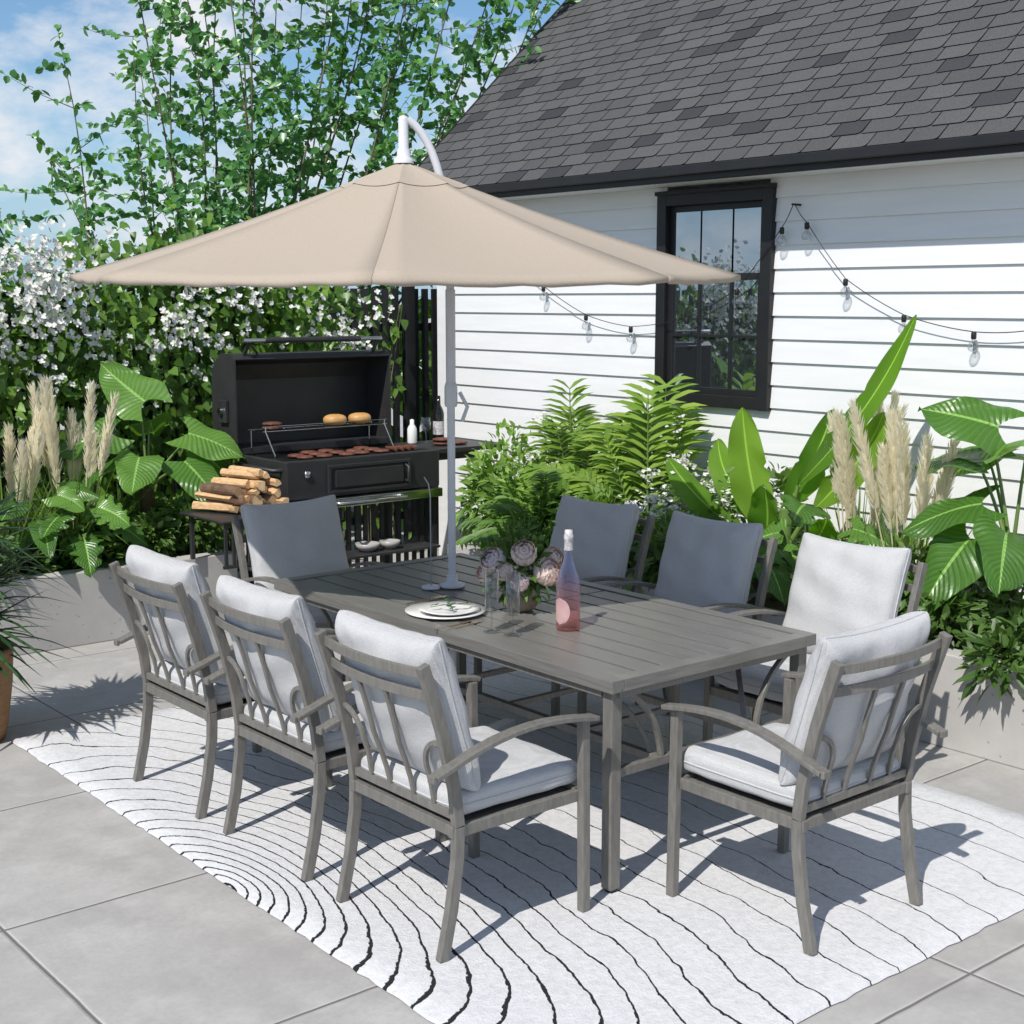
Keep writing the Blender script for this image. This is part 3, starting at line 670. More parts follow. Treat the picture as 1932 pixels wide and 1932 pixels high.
for zz0,zz1,xx in ((iz0,mz+.02,HXW+.0),(mz-.02,iz1,HXW+.012)):
    b.box((xx-.012,iy0,zz0),(xx+.012,iy0+st,zz1),'trimblack'); b.box((xx-.012,iy1-st,zz0),(xx+.012,iy1,zz1),'trimblack')
    b.box((xx-.0115,iy0+st,zz0),(xx+.0115,iy1-st,zz0+st*.9),'trimblack'); b.box((xx-.0115,iy0+st,zz1-st*.9),(xx+.0115,iy1-st,zz1),'trimblack')
    for k in (1,2):
        yy=iy0+(iy1-iy0)*k/3; b.box((xx-.008,yy-.009,zz0+.03),(xx+.010,yy+.009,zz1-.03),'trimblack')
zz=iz0+(mz-iz0)*.5; b.box((HXW-.0085,iy0+.03,zz-.009),(HXW+.0105,iy1-.03,zz+.009),'trimblack')
b.build('sash',(HXW,5.7,1.9),win,.002)
b=B(); b.add([(HXW+.004,iy0,iz0),(HXW+.004,iy1,iz0),(HXW+.004,iy1,iz1),(HXW+.004,iy0,iz1)],[(3,2,1,0)],'winglass'); b.build('glass',(HXW,5.7,1.9),win)
# ------------------------------------------------------------------ string lights
def strlight(pts,label):
    e=empty('string_lights',(6.2,pts[0][0],pts[0][1]),label,'string lights','string lights on the wall')
    path=[]
    for (a,b_) in zip(pts,pts[1:]):
        for k in range(6):
            f=k/6; path.append((6.245,a[0]*(1-f)+b_[0]*f,a[1]*(1-f)+b_[1]*f-.03*4*f*(1-f)*.35))
    path.append((6.245,*pts[-1])); b=B(); b.tube(path,.0025,'trimblack',6); b.tube([(6.235,pts[0][0],pts[0][1]),(6.295,pts[0][0],pts[0][1])],.006,'trimblack',6); b.build('cable',(6.2,pts[0][0],pts[0][1]),e)
    for (y,z) in pts[1:]:
        b=B(); k=.9
        b.lathe([(.012*k,.0),(.015*k,-.008),(.015*k,-.035*k),(.011*k,-.042*k)][::-1],(6.245,y,z),'trimblack',14); b.lathe([(.010*k,-.042*k),(.013*k,-.050*k),(.028*k,-.068*k),(.032*k,-.085*k),(.026*k,-.104*k),(.0,-.114*k)][::-1],(6.245,y,z),'glass',18)
        b.tube([(6.245,y-.005,z-.04),(6.245,y-.005,z-.068),(6.245,y+.005,z-.068),(6.245,y+.005,z-.04)],.0012,'gold',4); b.build('bulb',(6.245,y,z),e)
strlight([(5.107,2.46),(5.02,2.36),(4.746,2.05),(4.366,1.86),(3.952,1.78),(3.60,1.80),(3.2,1.9)],'black cable with clear bulbs sagging along the white siding')
strlight([(5.12,2.462),(5.195,2.34),(5.517,2.00),(5.913,1.83),(6.394,1.77),(6.814,1.84),(7.241,2.03),(7.6,2.25)],'black cable with clear bulbs draped across the window')
# ------------------------------------------------------------------ fence
fn=empty('picket_fence',(2,8.8,0),'tall black metal picket fence behind the flowering hedge','fence')
b=B()
x=-3.0
while x<7.3:
    b.box((x-.026,8.79,.02),(x+.026,8.81,2.02),'trimblack'); x+=.092
b.build('pickets',(2,8.8,0),fn)
b=B(); b.box((-3,8.812,.25),(7.4,8.84,.31),'trimblack'); b.box((-3,8.812,1.7),(7.4,8.84,1.76),'trimblack'); b.box((6.16,8.74,0),(6.25,8.785,2.1),'trimblack'); b.build('rail',(2,8.82,0),fn)
# ------------------------------------------------------------------ hedge
hg=empty('flowering_hedge',(2.5,8.6,0),'climbing green hedge with clusters of white blossoms on the fence','hedge')
def hedge_top(x): return 2.24+.14*math.sin(1.7*x)+.09*math.sin(4.1*x+1)-.10*max(0,x-4)
S=Soup(); N=14500
xs=rng.uniform(-.6,6.1,N*2); zs=rng.uniform(.1,2.6,N*2); keep=[]
for x,z in zip(xs,zs):
    tp=hedge_top(x); dn=.5+.5*math.sin(x*3.1+z*2.3+math.sin(z*5))*math.cos(x*1.3-z*3.7)
    pr=.26+.74*dn
    if x>5.0: pr*=max(.12,1-(x-5.0)*1.2)
    if z<1.3: pr*=.12+.46*z
    keep.append(z<tp+rng.normal()*.08 and rng.random()<pr)
keep=np.array(keep); xs=xs[keep][:N]; zs=zs[keep][:N]; n=len(xs)
thk=.5+.5*np.sin(xs*5+zs*4)
ys=8.76-rng.random(n)**1.5*(.10+.30*thk)
P=np.stack([xs,ys,zs],1)
D=nrm(np.stack([rng.normal(size=n)*.6,-.25+rng.normal(size=n)*.3,-.7+rng.normal(size=n)*.5],1)); Nn=np.stack([-.45+rng.normal(size=n)*.45,-1+rng.normal(size=n)*.3,.6+rng.normal(size=n)*.35],1)
S.add(P,D,Nn,rng.uniform(.045,.09,n),rng.uniform(.04,.078,n),'ivy','heart',.1,.2,tint=np.clip(rng.beta(2,2.0,n)*.9+.1*thk,0,1))
for k in range(60):
    x=rng.uniform(.5,6.1); S.tube([(x,8.77,.1),(x+rng.normal()*.12,8.75,1.1),(x+rng.normal()*.3,8.72,1.9)],[.008,.006,.003],'bark',4)
S.build('foliage',(2.5,8.6,.1),hg)
S=Soup()
def blossoms(S,centres,spread,cnt,size,up=(0,-.8,.4),mat='blossom'):
    for c in centres:
        m=max(2,int(cnt*rng.uniform(.4,1.5))); pts=np.array(c)+rng.normal(size=(m,3))*spread
        ax=nrm(np.array(up)+rng.normal(size=(m,3))*.5)
        e1=nrm(np.cross(ax,[0.1,.2,1])); e2=np.cross(ax,e1); t0=rng.random(m)*1.5
        for k in range(4):
            a=(t0+k*math.pi/2)[:,None]; r=np.cos(a)*e1+np.sin(a)*e2
            S.add(pts,r+ax*.25,ax,size*rng.uniform(.7,1.25,m),size*.85,mat,'petal',0,.15)
cs=[]
for k in range(30):
    bx=rng.uniform(1.2,3.7); bz=hedge_top(bx)-abs(rng.normal())*.30+.03
    for q in range(4): cs.append((bx+rng.normal()*.15,8.39+rng.uniform(-.05,.06),bz+rng.normal()*.09))
for k in range(9):
    bx=rng.uniform(3.8,6.0); bz=rng.uniform(1.70,2.02)
    for q in range(3): cs.append((bx+rng.normal()*.16,8.40,bz+rng.normal()*.07))
for k in range(14): cs.append((rng.uniform(1.5,5.6),8.44,rng.uniform(1.3,1.7)))
blossoms(S,cs,[.07,.04,.055],12,.022); S.build('blossom',(2.5,8.4,2),hg)
S=Soup(); n=2600; P=np.stack([rng.uniform(-3,9,n),rng.uniform(9.6,11.5,n),rng.uniform(0,1.9,n)],1)
S.add(P,rng.normal(size=(n,3))*.6+[0,-.2,-.4],np.array([0,-1,.5])+rng.normal(size=(n,3))*.3,.26,.17,'ivy','oval',tint=rng.beta(2,3,n)*.6); o=S.build('thicket',(3,10.5,0)); tag(o,'dense green thicket growing beyond the picket fence','bushes',kind='stuff')
# ------------------------------------------------------------------ tree
tr=empty('leafy_tree',(5.3,10.3,0),'tall multi-stemmed tree with sparse glossy green leaves','tree')
base=Vector((5.35,10.3,0)); F3=Vector((Fv.x,Fv.y,0)); R3=Vector((Rv.x,Rv.y,0)); bt_=B(); S=Soup()
TC=Vector((5.75,10.0,0))
def toph(l): return float(np.interp(l,[-2.9,-2.4,-1.9,-1.5,-.9,.5,2.5],[2.8,3.1,3.7,4.4,5.2,5.6,5.4]))
lats=np.concatenate([np.linspace(-2.6,-1.2,7),np.linspace(-1.05,2.45,24)])
LP=[];LD=[]
for i,l in enumerate(lats):
    l=l+rng.normal()*.08; dep=rng.uniform(-.6,1.3); th=toph(l)*rng.uniform(.82,1.0)
    end=TC+R3*l+F3*dep; end.z=th; st=base+Vector((rng.normal()*.12,rng.normal()*.12,0)); mid=st*.45+end*.55; mid.z=th*.36; mid=mid+F3*rng.normal()*.1
    ph_=rng.uniform(0,6)
    pth=[st*(1-t_)**2+mid*2*t_*(1-t_)+end*t_*t_+R3*.06*math.sin(t_*9+ph_) for t_ in np.linspace(0,1,16)]
    bt_.tube(pth,[.016*(1-.9*k/15)+.002 for k in range(16)],'bark',6)
    for k in range(5,16):
        for rep in range(3 if l>-1.1 else 2):
            p=pth[k]; d=Vector((rng.normal()*.8,rng.normal()*.8,.35+rng.normal()*.4)).normalized(); Ln=rng.uniform(.25,.78)*(1.15-.4*k/15)
            tip=p+d*Ln; tip.z+=.08*Ln; mm=p+d*Ln*.5
            S.tube([p,mm,tip],[.004,.0025,.001],'bark',4)
            m=int(9+Ln*14)
            for q in range(m):
                f=.1+.9*q/m; pp_=p*(1-f)+tip*f
                LP.append(pp_); LD.append((d.x*.5+rng.normal()*.6,d.y*.5+rng.normal()*.6,d.z*.5+rng.normal()*.5))
        for q in range(5):
            f=rng.random(); a=pth[k-1]*(1-f)+pth[k]*f; LP.append(a); LD.append(tuple(rng.normal(size=3)))
LP=np.array(LP); LD=np.array(LD)
n=len(LP); S.add(LP,LD,rng.normal(size=(n,3))*.6+[-.6,-.6,.6],rng.uniform(.05,.105,n),rng.uniform(.036,.066,n),'treeleaf','oval',.15,.2)
bt_.build('trunk',tuple(base),tr); S.build('crown',(5.3,10.3,2),tr)
# ------------------------------------------------------------------ plants helpers
def big_leaf(b,base,dirv,nrm_,L,Wd,kind='heart',droop=.2,nseg=14,nc=4,mat='bigleaf',tint=.5,fold=.15,bend=0):
    base=Vector(base); D=Vector(dirv).normalized(); N=Vector(nrm_); Sd=D.cross(N).normalized(); N=Sd.cross(D).normalized()
    vs=[];uv=[];fs=[]; M_=2*nc+1; ph=random.uniform(0,6)
    tear=[(random.uniform(.25,.9),random.choice((-1,1)),random.uniform(.1,.28)) for _ in range(3)]
    for i in range(nseg+1):
        s=i/nseg
        if kind=='banana': w=Wd*.5*min(1,(s*3.6)**.55)*max(0,(1-s**4))**.68
        elif kind=='monstera': w=Wd*.5*min(1,(.5+s*2.2))*(1-s**2.2)**.6
        else: w=Wd*.5*min(1,.66+s*1.5)*(1-s**2.1)**.66
        C=base+D*L*s; C.z-=droop*L*s*s; C+=Sd*bend*L*(math.sin(math.pi*s*.9)); Nn_=N
        for j in range(-nc,nc+1):
            c=j/nc; ww=w
            if kind=='monstera' and abs(c)>.45:
                ww=w*(1-.42*(1 if (i%3==1) else 0)*(abs(c)-.45)/.55)
            if kind=='banana' and abs(c)>.6:
                for (ts,sg,dp) in tear:
                    if sg*c>0 and abs(s-ts)<.5/nseg: ww=w*(1-dp)
            p=C+Sd*ww*c*(1-abs(c)*fold*.4)
            if kind!='banana': p-=D*(abs(c)**1.6)*(1-s)*L*.30
            else: p+=D*abs(c)*ww*.25
            p+=Nn_*(fold*abs(c)*ww + .06*Wd*math.sin(s*(17 if kind=='banana' else 10)+ph+c*2)*abs(c))
            p.z-=abs(c)**2*ww*(.25 if kind=='banana' else .15)
            vs.append(p); uv.append(((c+1)/2,s))
    for i in range(nseg):
        for j in range(M_-1):
            a=i*M_+j; fs.append((a,a+1,a+M_+1,a+M_))
    b.add(vs,fs,mat,True,uv,tint)
def broad_plant(name,loc,trunk_h,leaves,label,cat='plant',kind='heart',mat='bigleaf',tr_=.035,stemmat='brownstem'):
    e=empty(name,loc,label,cat); c=Vector(loc)+Vector((0,0,trunk_h)); b=B()
    if trunk_h>.05:
        b.tube([Vector(loc)+Vector((.01*math.sin(k),.01*math.cos(k*2),trunk_h*k/6)) for k in range(7)],[tr_*(1+.12*(k%2)) for k in range(7)],stemmat,10)
    bl=B()
    for (az,el,pl,L,Wd,dr) in leaves:
        az=math.radians(az); el=math.radians(el)
        d=Vector((math.cos(az)*math.cos(el),math.sin(az)*math.cos(el),math.sin(el)))
        tip=c+d*pl; b.tube(bez(c,c+d*pl*.5+Vector((0,0,pl*.15)),tip,6),[.010-.0008*k for k in range(7)],'greenstem',6)
        el2=el-math.radians(62); h=Vector((math.cos(az),math.sin(az),0)); ld_=h*math.cos(el2)+Vector((0,0,math.sin(el2)))+Vector((-.12,-.2,0))
        nn=Vector((0,0,1))*math.cos(el2)-h*math.sin(el2)*.6+Vector((-.55,-.7,.25))+Vector((random.uniform(-.4,.4),random.uniform(-.4,.4),0))
        big_leaf(bl,tip-ld_.normalized()*L*.12,ld_,nn,L,Wd,kind,dr,mat=mat,tint=random.uniform(.15,.95),nseg=15 if kind=='monstera' else 14)
    b.build('stem',loc,e); bl.build('leaves',tuple(c),e); return e
def fronds(name,loc,n,L,label,mat='palm',nl=22,ll=.22,lw=.022,elr=(35,80),droop=.45,azr=(0,360),cat='palm'):
    e=empty(name,loc,label,cat); S=Soup(); c=np.array(loc)+[0,0,0]; St=Soup()
    for k in range(n):
        az=math.radians(rng.uniform(*azr)); el=math.radians(rng.uniform(*elr)); LL=L*rng.uniform(.75,1.1)
        d=np.array([math.cos(az)*math.cos(el),math.sin(az)*math.cos(el),math.sin(el)]); ss=np.linspace(0,1,9); st=c+rng.normal(size=3)*[.05,.05,0]
        pth=[st+d*LL*s-np.array([0,0,1])*droop*LL*s*s*math.cos(el)*1.2 for s in ss]; St.tube(pth,[.008*(1-.8*s)+.001 for s in ss],'greenstem',5)
        sd=nrm(np.cross(d,[0,0,1.])); sd=nrm(sd+.6*np.sign(sd@np.array([.77,-.64,0]))*np.array([.77,-.64,0]))
        f=np.linspace(.28,1,nl); P=np.array([st+d*LL*s-np.array([0,0,1])*droop*LL*s*s*math.cos(el)*1.2 for s in f])
        tan=nrm(np.gradient(P,axis=0)); tt=rng.beta(2,2)
        prof=np.sin(np.pi*np.clip((f-.18)/.95,0,1))**.6*ll*(LL/L)+.03
        for sg in (-1,1):
            S.add(P,tan*.75+sg*sd*.9+rng.normal(size=P.shape)*.08,np.array([-.4,-.5,.8])+sg*sd*-.2,prof,lw,mat,'lance',.35,.25,tint=np.clip(tt+rng.normal(size=nl)*.12,0,1))
    St.build('stem',loc,e); S.build('fronds',loc,e); return e
def grass(name,loc,n,L,plumes,ph,label,spread=.10):
    e=empty(name,loc,label,'ornamental grass','cream plumed grasses'); S=Soup(); c=np.array(loc)
    az=rng.uniform(0,6.28,n); el=rng.uniform(.9,1.5,n); D=np.stack([np.cos(az)*np.cos(el),np.sin(az)*np.cos(el),np.sin(el)],1)
    P=c+np.stack([np.cos(az),np.sin(az),0*az],1)*rng.uniform(0,spread,(n,1)); S.add(P,D,D*[1,1,0]*-1+[0,0,.3],L*rng.uniform(.55,1.15,n),.010,'grass','blade',rng.uniform(.1,.6,n),.2)
    S.build('blades',loc,e); S=Soup()
    for k in range(plumes):
        a=rng.uniform(0,6.28); d=nrm(np.array([math.cos(a)*rng.uniform(.03,.26),math.sin(a)*rng.uniform(.03,.26),1.])); st=c+[math.cos(a)*.05,math.sin(a)*.05,0]; hh=ph*rng.uniform(.74,1.08); en=st+d*hh; pl=.46*hh
        S.tube([st,en-d*pl*.95,en-d*pl*.7,en-d*pl*.35,en-d*pl*.1,en],[.003,.004,.0125,.0115,.006,.002],'plume',8); m=230; f=rng.random(m)
        P=en-d*pl*(1-f)[:,None]+rng.normal(size=(m,3))*.005; r=rng.normal(size=(m,3)); r=nrm(r-(r@d)[:,None]*d); fl=np.sin(np.pi*np.clip(f*.8+.12,0,1))**.7
        P=P+r*.007*fl[:,None]
        S.add(P,d*1.0+r*.36,r+[-.8,-.8,.4],.03+.055*fl,.0080,'plume','blade',.08,0,tint=np.clip(.45+.55*rng.random(m),0,1))
    if plumes: S.build('plume',loc,e)
    return e
def shrub(name,loc,rx,ry,rz,n,ll,lw,mat,label,prof='oval',group=None,flowers=0,cat='shrub',lump=5):
    e=empty(name,loc,label,cat,group); S=Soup(); c=np.array(loc)+[0,0,rz*.35]
    lc=[(rng.normal(size=3)*[rx*.45,ry*.45,rz*.3],rng.uniform(.45,.75)) for _ in range(lump)]
    Ps=[];Ds=[]
    for i in range(n):
        o,s=lc[rng.integers(lump)]; d=nrm(rng.normal(size=3)+[-.1,-.2,.35]); Ps.append(c+o+d*np.array([rx,ry,rz])*s*rng.uniform(.6,1)); Ds.append(d)
    Ps=np.array(Ps); Ds=np.array(Ds); k=Ps[:,2]>loc[2]-.03; Ps=Ps[k];Ds=Ds[k]; n=len(Ps)
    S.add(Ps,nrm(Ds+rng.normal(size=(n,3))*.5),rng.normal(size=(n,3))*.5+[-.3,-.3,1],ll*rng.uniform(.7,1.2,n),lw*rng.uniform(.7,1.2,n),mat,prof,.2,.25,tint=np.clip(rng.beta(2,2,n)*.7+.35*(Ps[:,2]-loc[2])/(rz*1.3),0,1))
    for q in range(10): S.tube([loc,tuple(Ps[rng.integers(n)])],.004,'bark',4)
    S.build('foliage',loc,e)
    if flowers:
        S=Soup(); cs=[]
        for q in range(flowers):
            d=nrm(rng.normal(size=3)*[1,1,.5]+[-.3,-.4,.9]); cs.append(c+d*np.array([rx,ry,rz])*1.0)
        blossoms(S,cs,.028,30,.013,up=(0,-.3,1)); S.build('flower_head',loc,e)
    return e
PZ=.37
# right planter planting
for (x,y,r,h) in ((5.45,6.75,.26,.42),(5.5,6.35,.30,.5),(5.55,5.95,.30,.42),(5.42,6.05,.22,.36)):
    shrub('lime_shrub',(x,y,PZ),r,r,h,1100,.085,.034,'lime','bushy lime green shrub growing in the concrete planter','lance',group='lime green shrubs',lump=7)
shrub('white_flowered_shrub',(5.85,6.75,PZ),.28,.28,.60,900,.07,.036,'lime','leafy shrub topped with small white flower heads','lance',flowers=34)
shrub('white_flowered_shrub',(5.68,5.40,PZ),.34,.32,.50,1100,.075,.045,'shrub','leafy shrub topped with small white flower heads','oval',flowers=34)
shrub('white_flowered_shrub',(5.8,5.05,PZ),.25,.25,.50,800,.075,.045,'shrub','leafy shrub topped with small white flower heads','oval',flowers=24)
fronds('areca_palm',(5.9,6.45,PZ+.15),13,.82,'feathery yellow green palm against the white siding',nl=16,ll=.24,lw=.030,elr=(45,88))
fronds('areca_palm',(5.9,5.85,PZ+.15),13,.92,'feathery yellow green palm against the white siding',nl=12,ll=.30,lw=.046,elr=(45,88))
fronds('fern',(5.35,5.6,PZ+.05),16,.5,'low arching fern in the concrete planter',mat='lime',nl=20,ll=.10,lw=.022,elr=(20,75),cat='fern')
fronds('fern',(5.4,6.3,PZ+.15),16,.55,'low arching fern in the concrete planter',mat='lime',nl=20,ll=.11,lw=.022,elr=(20,75),cat='fern')
# banana
bn=empty('banana_plant',(5.72,4.70,PZ),'tall banana plant with broad glossy upright leaves','plant')
b=B(); b.tube([(5.72,4.70,PZ),(5.72,4.69,.6),(5.72,4.68,.85)],[.05,.042,.032],'greenstem',12)
bl=B(); c=Vector((5.72,4.69,.60))
for base_,tip_,W_,dr,tn,bd in (((5.74,4.62,.98),(5.90,4.05,1.92),.16,.05,.6,.07),((5.68,4.80,.74),(5.62,4.90,1.38),.25,.0,.95,-.03),((5.66,4.86,.66),(5.50,5.38,1.16),.18,.16,.65,-.09),
        ((5.78,4.54,.86),(5.92,4.20,1.48),.21,.16,.9,.09),((5.66,4.76,.62),(5.48,4.64,1.08),.22,.18,.55,.04),((5.58,4.70,.48),(5.32,4.78,.90),.21,.24,.1,0),((5.8,4.6,.6),(5.62,4.32,.96),.20,.34,.4,.07),
        ((5.62,4.88,.58),(5.36,5.16,.86),.18,.34,.45,-.10),((5.72,4.82,.74),(5.74,5.20,1.28),.20,.18,.8,-.12),((5.74,4.70,.85),(5.88,4.50,1.44),.20,.10,.35,.05),((5.70,4.66,.55),(5.50,4.42,.78),.19,.45,.7,.05),((5.64,4.8,.5),(5.30,5.02,.70),.18,.45,.25,0)):
    p0,p1=Vector(base_),Vector(tip_); L=(p1-p0).length; d=(p1-p0).normalized(); d2=(d+Vector((0,0,dr))).normalized()
    b.tube([c,(c+p0)/2+Vector((0,0,.02)),p0],[.018,.015,.010],'greenstem',7)
    big_leaf(bl,p0,d2,Vector((-.75+random.uniform(-.3,.3),-.55+random.uniform(-.3,.3),.45)),L*1.0,W_,'banana',dr,nseg=30,nc=5,mat='banana',tint=tn,fold=.38,bend=bd)
b.build('stem',(5.72,4.7,PZ),bn); bl.build('leaves',(5.72,4.7,.8),bn)
grass('plumed_grass',(5.90,4.36,PZ),190,.80,10,1.02,'clump of ornamental grass with cream feathery plumes')
grass('plumed_grass',(5.68,3.86,PZ),190,.80,10,1.04,'clump of ornamental grass with cream feathery plumes')
grass('plumed_grass',(5.45,4.05,PZ),150,.55,0,.9,'low tuft of bright green ornamental grass')
broad_plant('monstera_plant',(5.55,4.36,PZ),.12,[(200,72,.48,.30,.30,.3),(250,45,.36,.26,.27,.3),(150,45,.30,.24,.25,.3),(290,55,.40,.26,.27,.3),(100,50,.35,.24,.24,.3),(220,25,.3,.24,.24,.3)],'monstera with split heart shaped leaves in the planter',kind='monstera')
broad_plant('elephant_ear_plant',(5.60,3.30,PZ),.42,[(245,82,.56,.42,.42,.12),(200,40,.20,.34,.34,.3),(110,52,.30,.36,.34,.25),(80,62,.50,.38,.38,.2),(265,35,.36,.36,.36,.3),(135,18,.22,.34,.33,.3),(60,60,.5,.38,.38,.3),(300,55,.4,.36,.36,.3),(110,78,.62,.36,.36,.12)],'elephant ear plant with big ribbed leaves on a fibrous trunk')
broad_plant('philodendron_plant',(5.40,4.60,PZ),.05,[(180,60,.30,.24,.19,.3),(240,45,.3,.24,.20,.4),(140,40,.28,.22,.18,.4),(90,55,.3,.22,.18,.3),(300,55,.3,.22,.18,.3)],'small philodendron with bright green oval leaves')
for k,(x,y) in enumerate(((5.42,3.55),(5.45,3.2),(5.42,2.85),(5.7,3.0),(5.42,3.85),(5.45,2.5),(5.42,5.15),(5.75,3.6))):
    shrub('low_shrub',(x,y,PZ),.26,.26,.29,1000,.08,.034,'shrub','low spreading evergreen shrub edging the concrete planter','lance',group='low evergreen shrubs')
# left planter planting
grass('plumed_grass',(2.78,7.90,PZ),190,.85,11,1.04,'clump of ornamental grass with cream feathery plumes')
grass('plumed_grass',(3.17,7.93,PZ),190,.85,10,1.04,'clump of ornamental grass with cream feathery plumes')
grass('plumed_grass',(2.4,8.1,PZ),130,.75,7,.98,'clump of ornamental grass with cream feathery plumes')
broad_plant('elephant_ear_plant',(3.68,7.98,PZ),.42,[(100,85,.56,.40,.38,-.1),(330,48,.44,.36,.36,.2),(165,55,.42,.34,.33,.2),(300,28,.34,.34,.34,.25),(235,38,.34,.32,.32,.25),(350,25,.42,.34,.34,.3),(180,28,.36,.32,.31,.3),(60,55,.48,.34,.33,.2)],'elephant ear plant with big ribbed leaves on a fibrous trunk',tr_=.042)
broad_plant('monstera_plant',(3.12,7.75,PZ),.08,[(300,60,.36,.26,.26,.3),(220,55,.34,.24,.24,.3),(260,35,.26,.24,.24,.4),(340,40,.30,.22,.22,.3),(180,45,.3,.22,.22,.3)],'monstera with split heart shaped leaves in the planter',kind='monstera')
broad_plant('philodendron_plant',(2.92,7.85,PZ),.14,[(300,60,.38,.22,.18,.3),(220,55,.36,.22,.18,.3),(260,35,.32,.22,.18,.4),(340,60,.40,.22,.18,.3),(180,45,.35,.22,.18,.3)],'small philodendron with bright green oval leaves')
for k,(x,y) in enumerate(((3.85,7.80),(3.6,7.78),(3.35,7.78),(3.1,7.80),(2.85,7.78),(2.6,7.80),(3.8,8.15),(3.4,8.15),(2.35,7.8),(3.0,8.3))):
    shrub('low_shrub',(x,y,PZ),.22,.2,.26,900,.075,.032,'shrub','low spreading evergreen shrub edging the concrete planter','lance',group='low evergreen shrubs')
# potted palm
px_,py_=1.955,6.15
pp=empty('potted_palm',(px_,py_,0),'dark green spiky palm in a tapered woven brown pot','potted plant')
b=B(); b.lathe([(0,0),(.14,0),(.155,.05),(.185,.26),(.195,.40),(.195,.42),(.178,.42),(.172,.36),(0,.35)],(px_,py_,0),'terra',36); b.build('pot',(px_,py_,0),pp)
S=Soup(); c=np.array([px_,py_,.36])
S.tube([tuple(c),tuple(c+[0,0,.55])],.03,'brownstem',8)
n=420; az=rng.uniform(0,6.28,n); el=rng.uniform(-.1,1.45,n); D=np.stack([np.cos(az)*np.cos(el),np.sin(az)*np.cos(el),np.sin(el)],1); P=c+np.array([0,0,1.])*rng.uniform(.05,.65,(n,1))
S.add(P,D,D*[-1,-1,0]+[0,0,1],rng.uniform(.30,.54,n),.034,'darkpalm','blade',rng.uniform(.1,.5,n),.3); S.build('foliage',(px_,py_,.46),pp)
# ------------------------------------------------------------------ grill
gr=empty('charcoal_grill',(4.76,7.48,0),'black charcoal grill cart with its lid open','grill')
G=(4.76,7.48,0); gx0,gx1,gy0,gy1=4.2,5.33,7.2,7.77
b=B(); b.box((gx0,gy0,.75),(gx1,gy0+.02,.985),'black'); b.box((gx0,gy1-.02,.75),(gx1,gy1,.985),'black'); b.box((gx0,gy0+.02,.75),(gx0+.02,gy1-.02,.985),'black'); b.box((gx1-.02,gy0+.02,.75),(gx1,gy1-.02,.985),'black'); b.box((gx0+.02,gy0+.02,.76),(gx1-.02,gy1-.02,.78),'blackin')
b.box((gx0+.02,gy0+.02,.93),(gx1-.02,gy0+.05,.984),'black'); b.build('body',G,gr,.008)
b=B()
for k in range(44):
    x=gx0+.03+k*(gx1-gx0-.06)/43; b.tube([(x,gy0+.05,.975),(x,gy1-.02,.975)],.0045,'blackin',6)
b.tube([(gx0+.02,7.4,.968),(gx1-.02,7.4,.968)],.005,'blackin',6); b.tube([(gx0+.02,7.6,.968),(gx1-.02,7.6,.968)],.005,'blackin',6); b.build('grate',G,gr)
lx0,lx1,ly0,ly1,lz0,lz1=4.16,5.31,7.72,8.02,1.0,1.60
b=B()
prof=[(ly0,lz1-.03),(ly0+.03,lz1),(ly1-.12,lz1),(ly1-.03,lz1-.07),(ly1,lz1-.17),(ly1,lz0)]
vs=[];fs=[]
for x in (lx0,lx1):
    for y,z in prof: vs.append((x,y,z))
k=len(prof)
for i in range(k-1): fs.append((i,i+1,i+1+k,i+k))
b.add(vs,fs,'black')
for x in (lx0,lx1): b.add([(x,y,z) for y,z in prof]+[(x,ly0,lz0)],[tuple(range(k+1))],'black')
b.box((lx0,ly0+.02,lz0-.01),(lx1,ly1,lz0+.02),'black')
lid=b.build('lid',(4.7,7.8,1.0),gr); md=lid.modifiers.new('s','SOLIDIFY'); md.thickness=.012; md.offset=0
b=B()
for x in (lx0+.08,lx1-.12): b.rect([(x,ly0+.02,lz1+.005),(x+.01,ly0-.02,lz1+.08)],(1,0,0),.022,.012,'black'); b.rect([(x+.09,ly0+.02,lz1+.005),(x+.01,ly0-.02,lz1+.08)],(1,0,0),.012,.012,'black')
b.tube([(lx0+.05,ly0-.02,lz1+.088),(lx1-.08,ly0-.02,lz1+.088)],.014,'steel',12); b.tube([(lx0+.2,ly0-.02,lz1+.088),(lx1-.25,ly0-.02,lz1+.088)],.018,'black',12); b.build('lid_handle',(4.7,7.7,1.6),lid)
b=B(); b.box((lx0-.03,7.80,1.18),(lx0-.008,7.90,1.32),'black'); b.tube([(lx0-.03,7.85,1.25),(lx0-.05,7.85,1.25)],.022,'steel',14); b.build('vent',(lx0,7.85,1.25),lid,.003)
b=B()
b.box((4.48,gy0-.020,.772),(5.09,gy0-.002,.792),'black'); b.box((4.48,gy0-.020,.925),(5.09,gy0-.002,.945),'black'); b.box((4.48,gy0-.020,.792),(4.50,gy0-.002,.925),'black'); b.box((5.07,gy0-.020,.792),(5.09,gy0-.002,.925),'black')
b.box((4.50,gy0-.008,.792),(5.07,gy0-.002,.925),'black'); b.box((4.53,gy0-.026,.808),(5.03,gy0-.0085,.910),'black'); dr_=b.build('door',(4.8,gy0,.85),gr,.005)
b=B(); b.tube([(5.052,gy0-.018,.81),(5.052,gy0-.05,.82),(5.052,gy0-.05,.90),(5.052,gy0-.018,.91)],.009,'black',8); b.build('handle',(5.05,gy0,.86),dr_)
b=B(); b.lathe([(0,0),(.022,0),(.022,.012),(0,.014)],(0,0,0),'steel',20); b.v=[(4.34+p[0],gy0-.002-p[2],.90+p[1]) for p in b.v]; b.build('thermometer',(4.34,gy0,.9),gr)
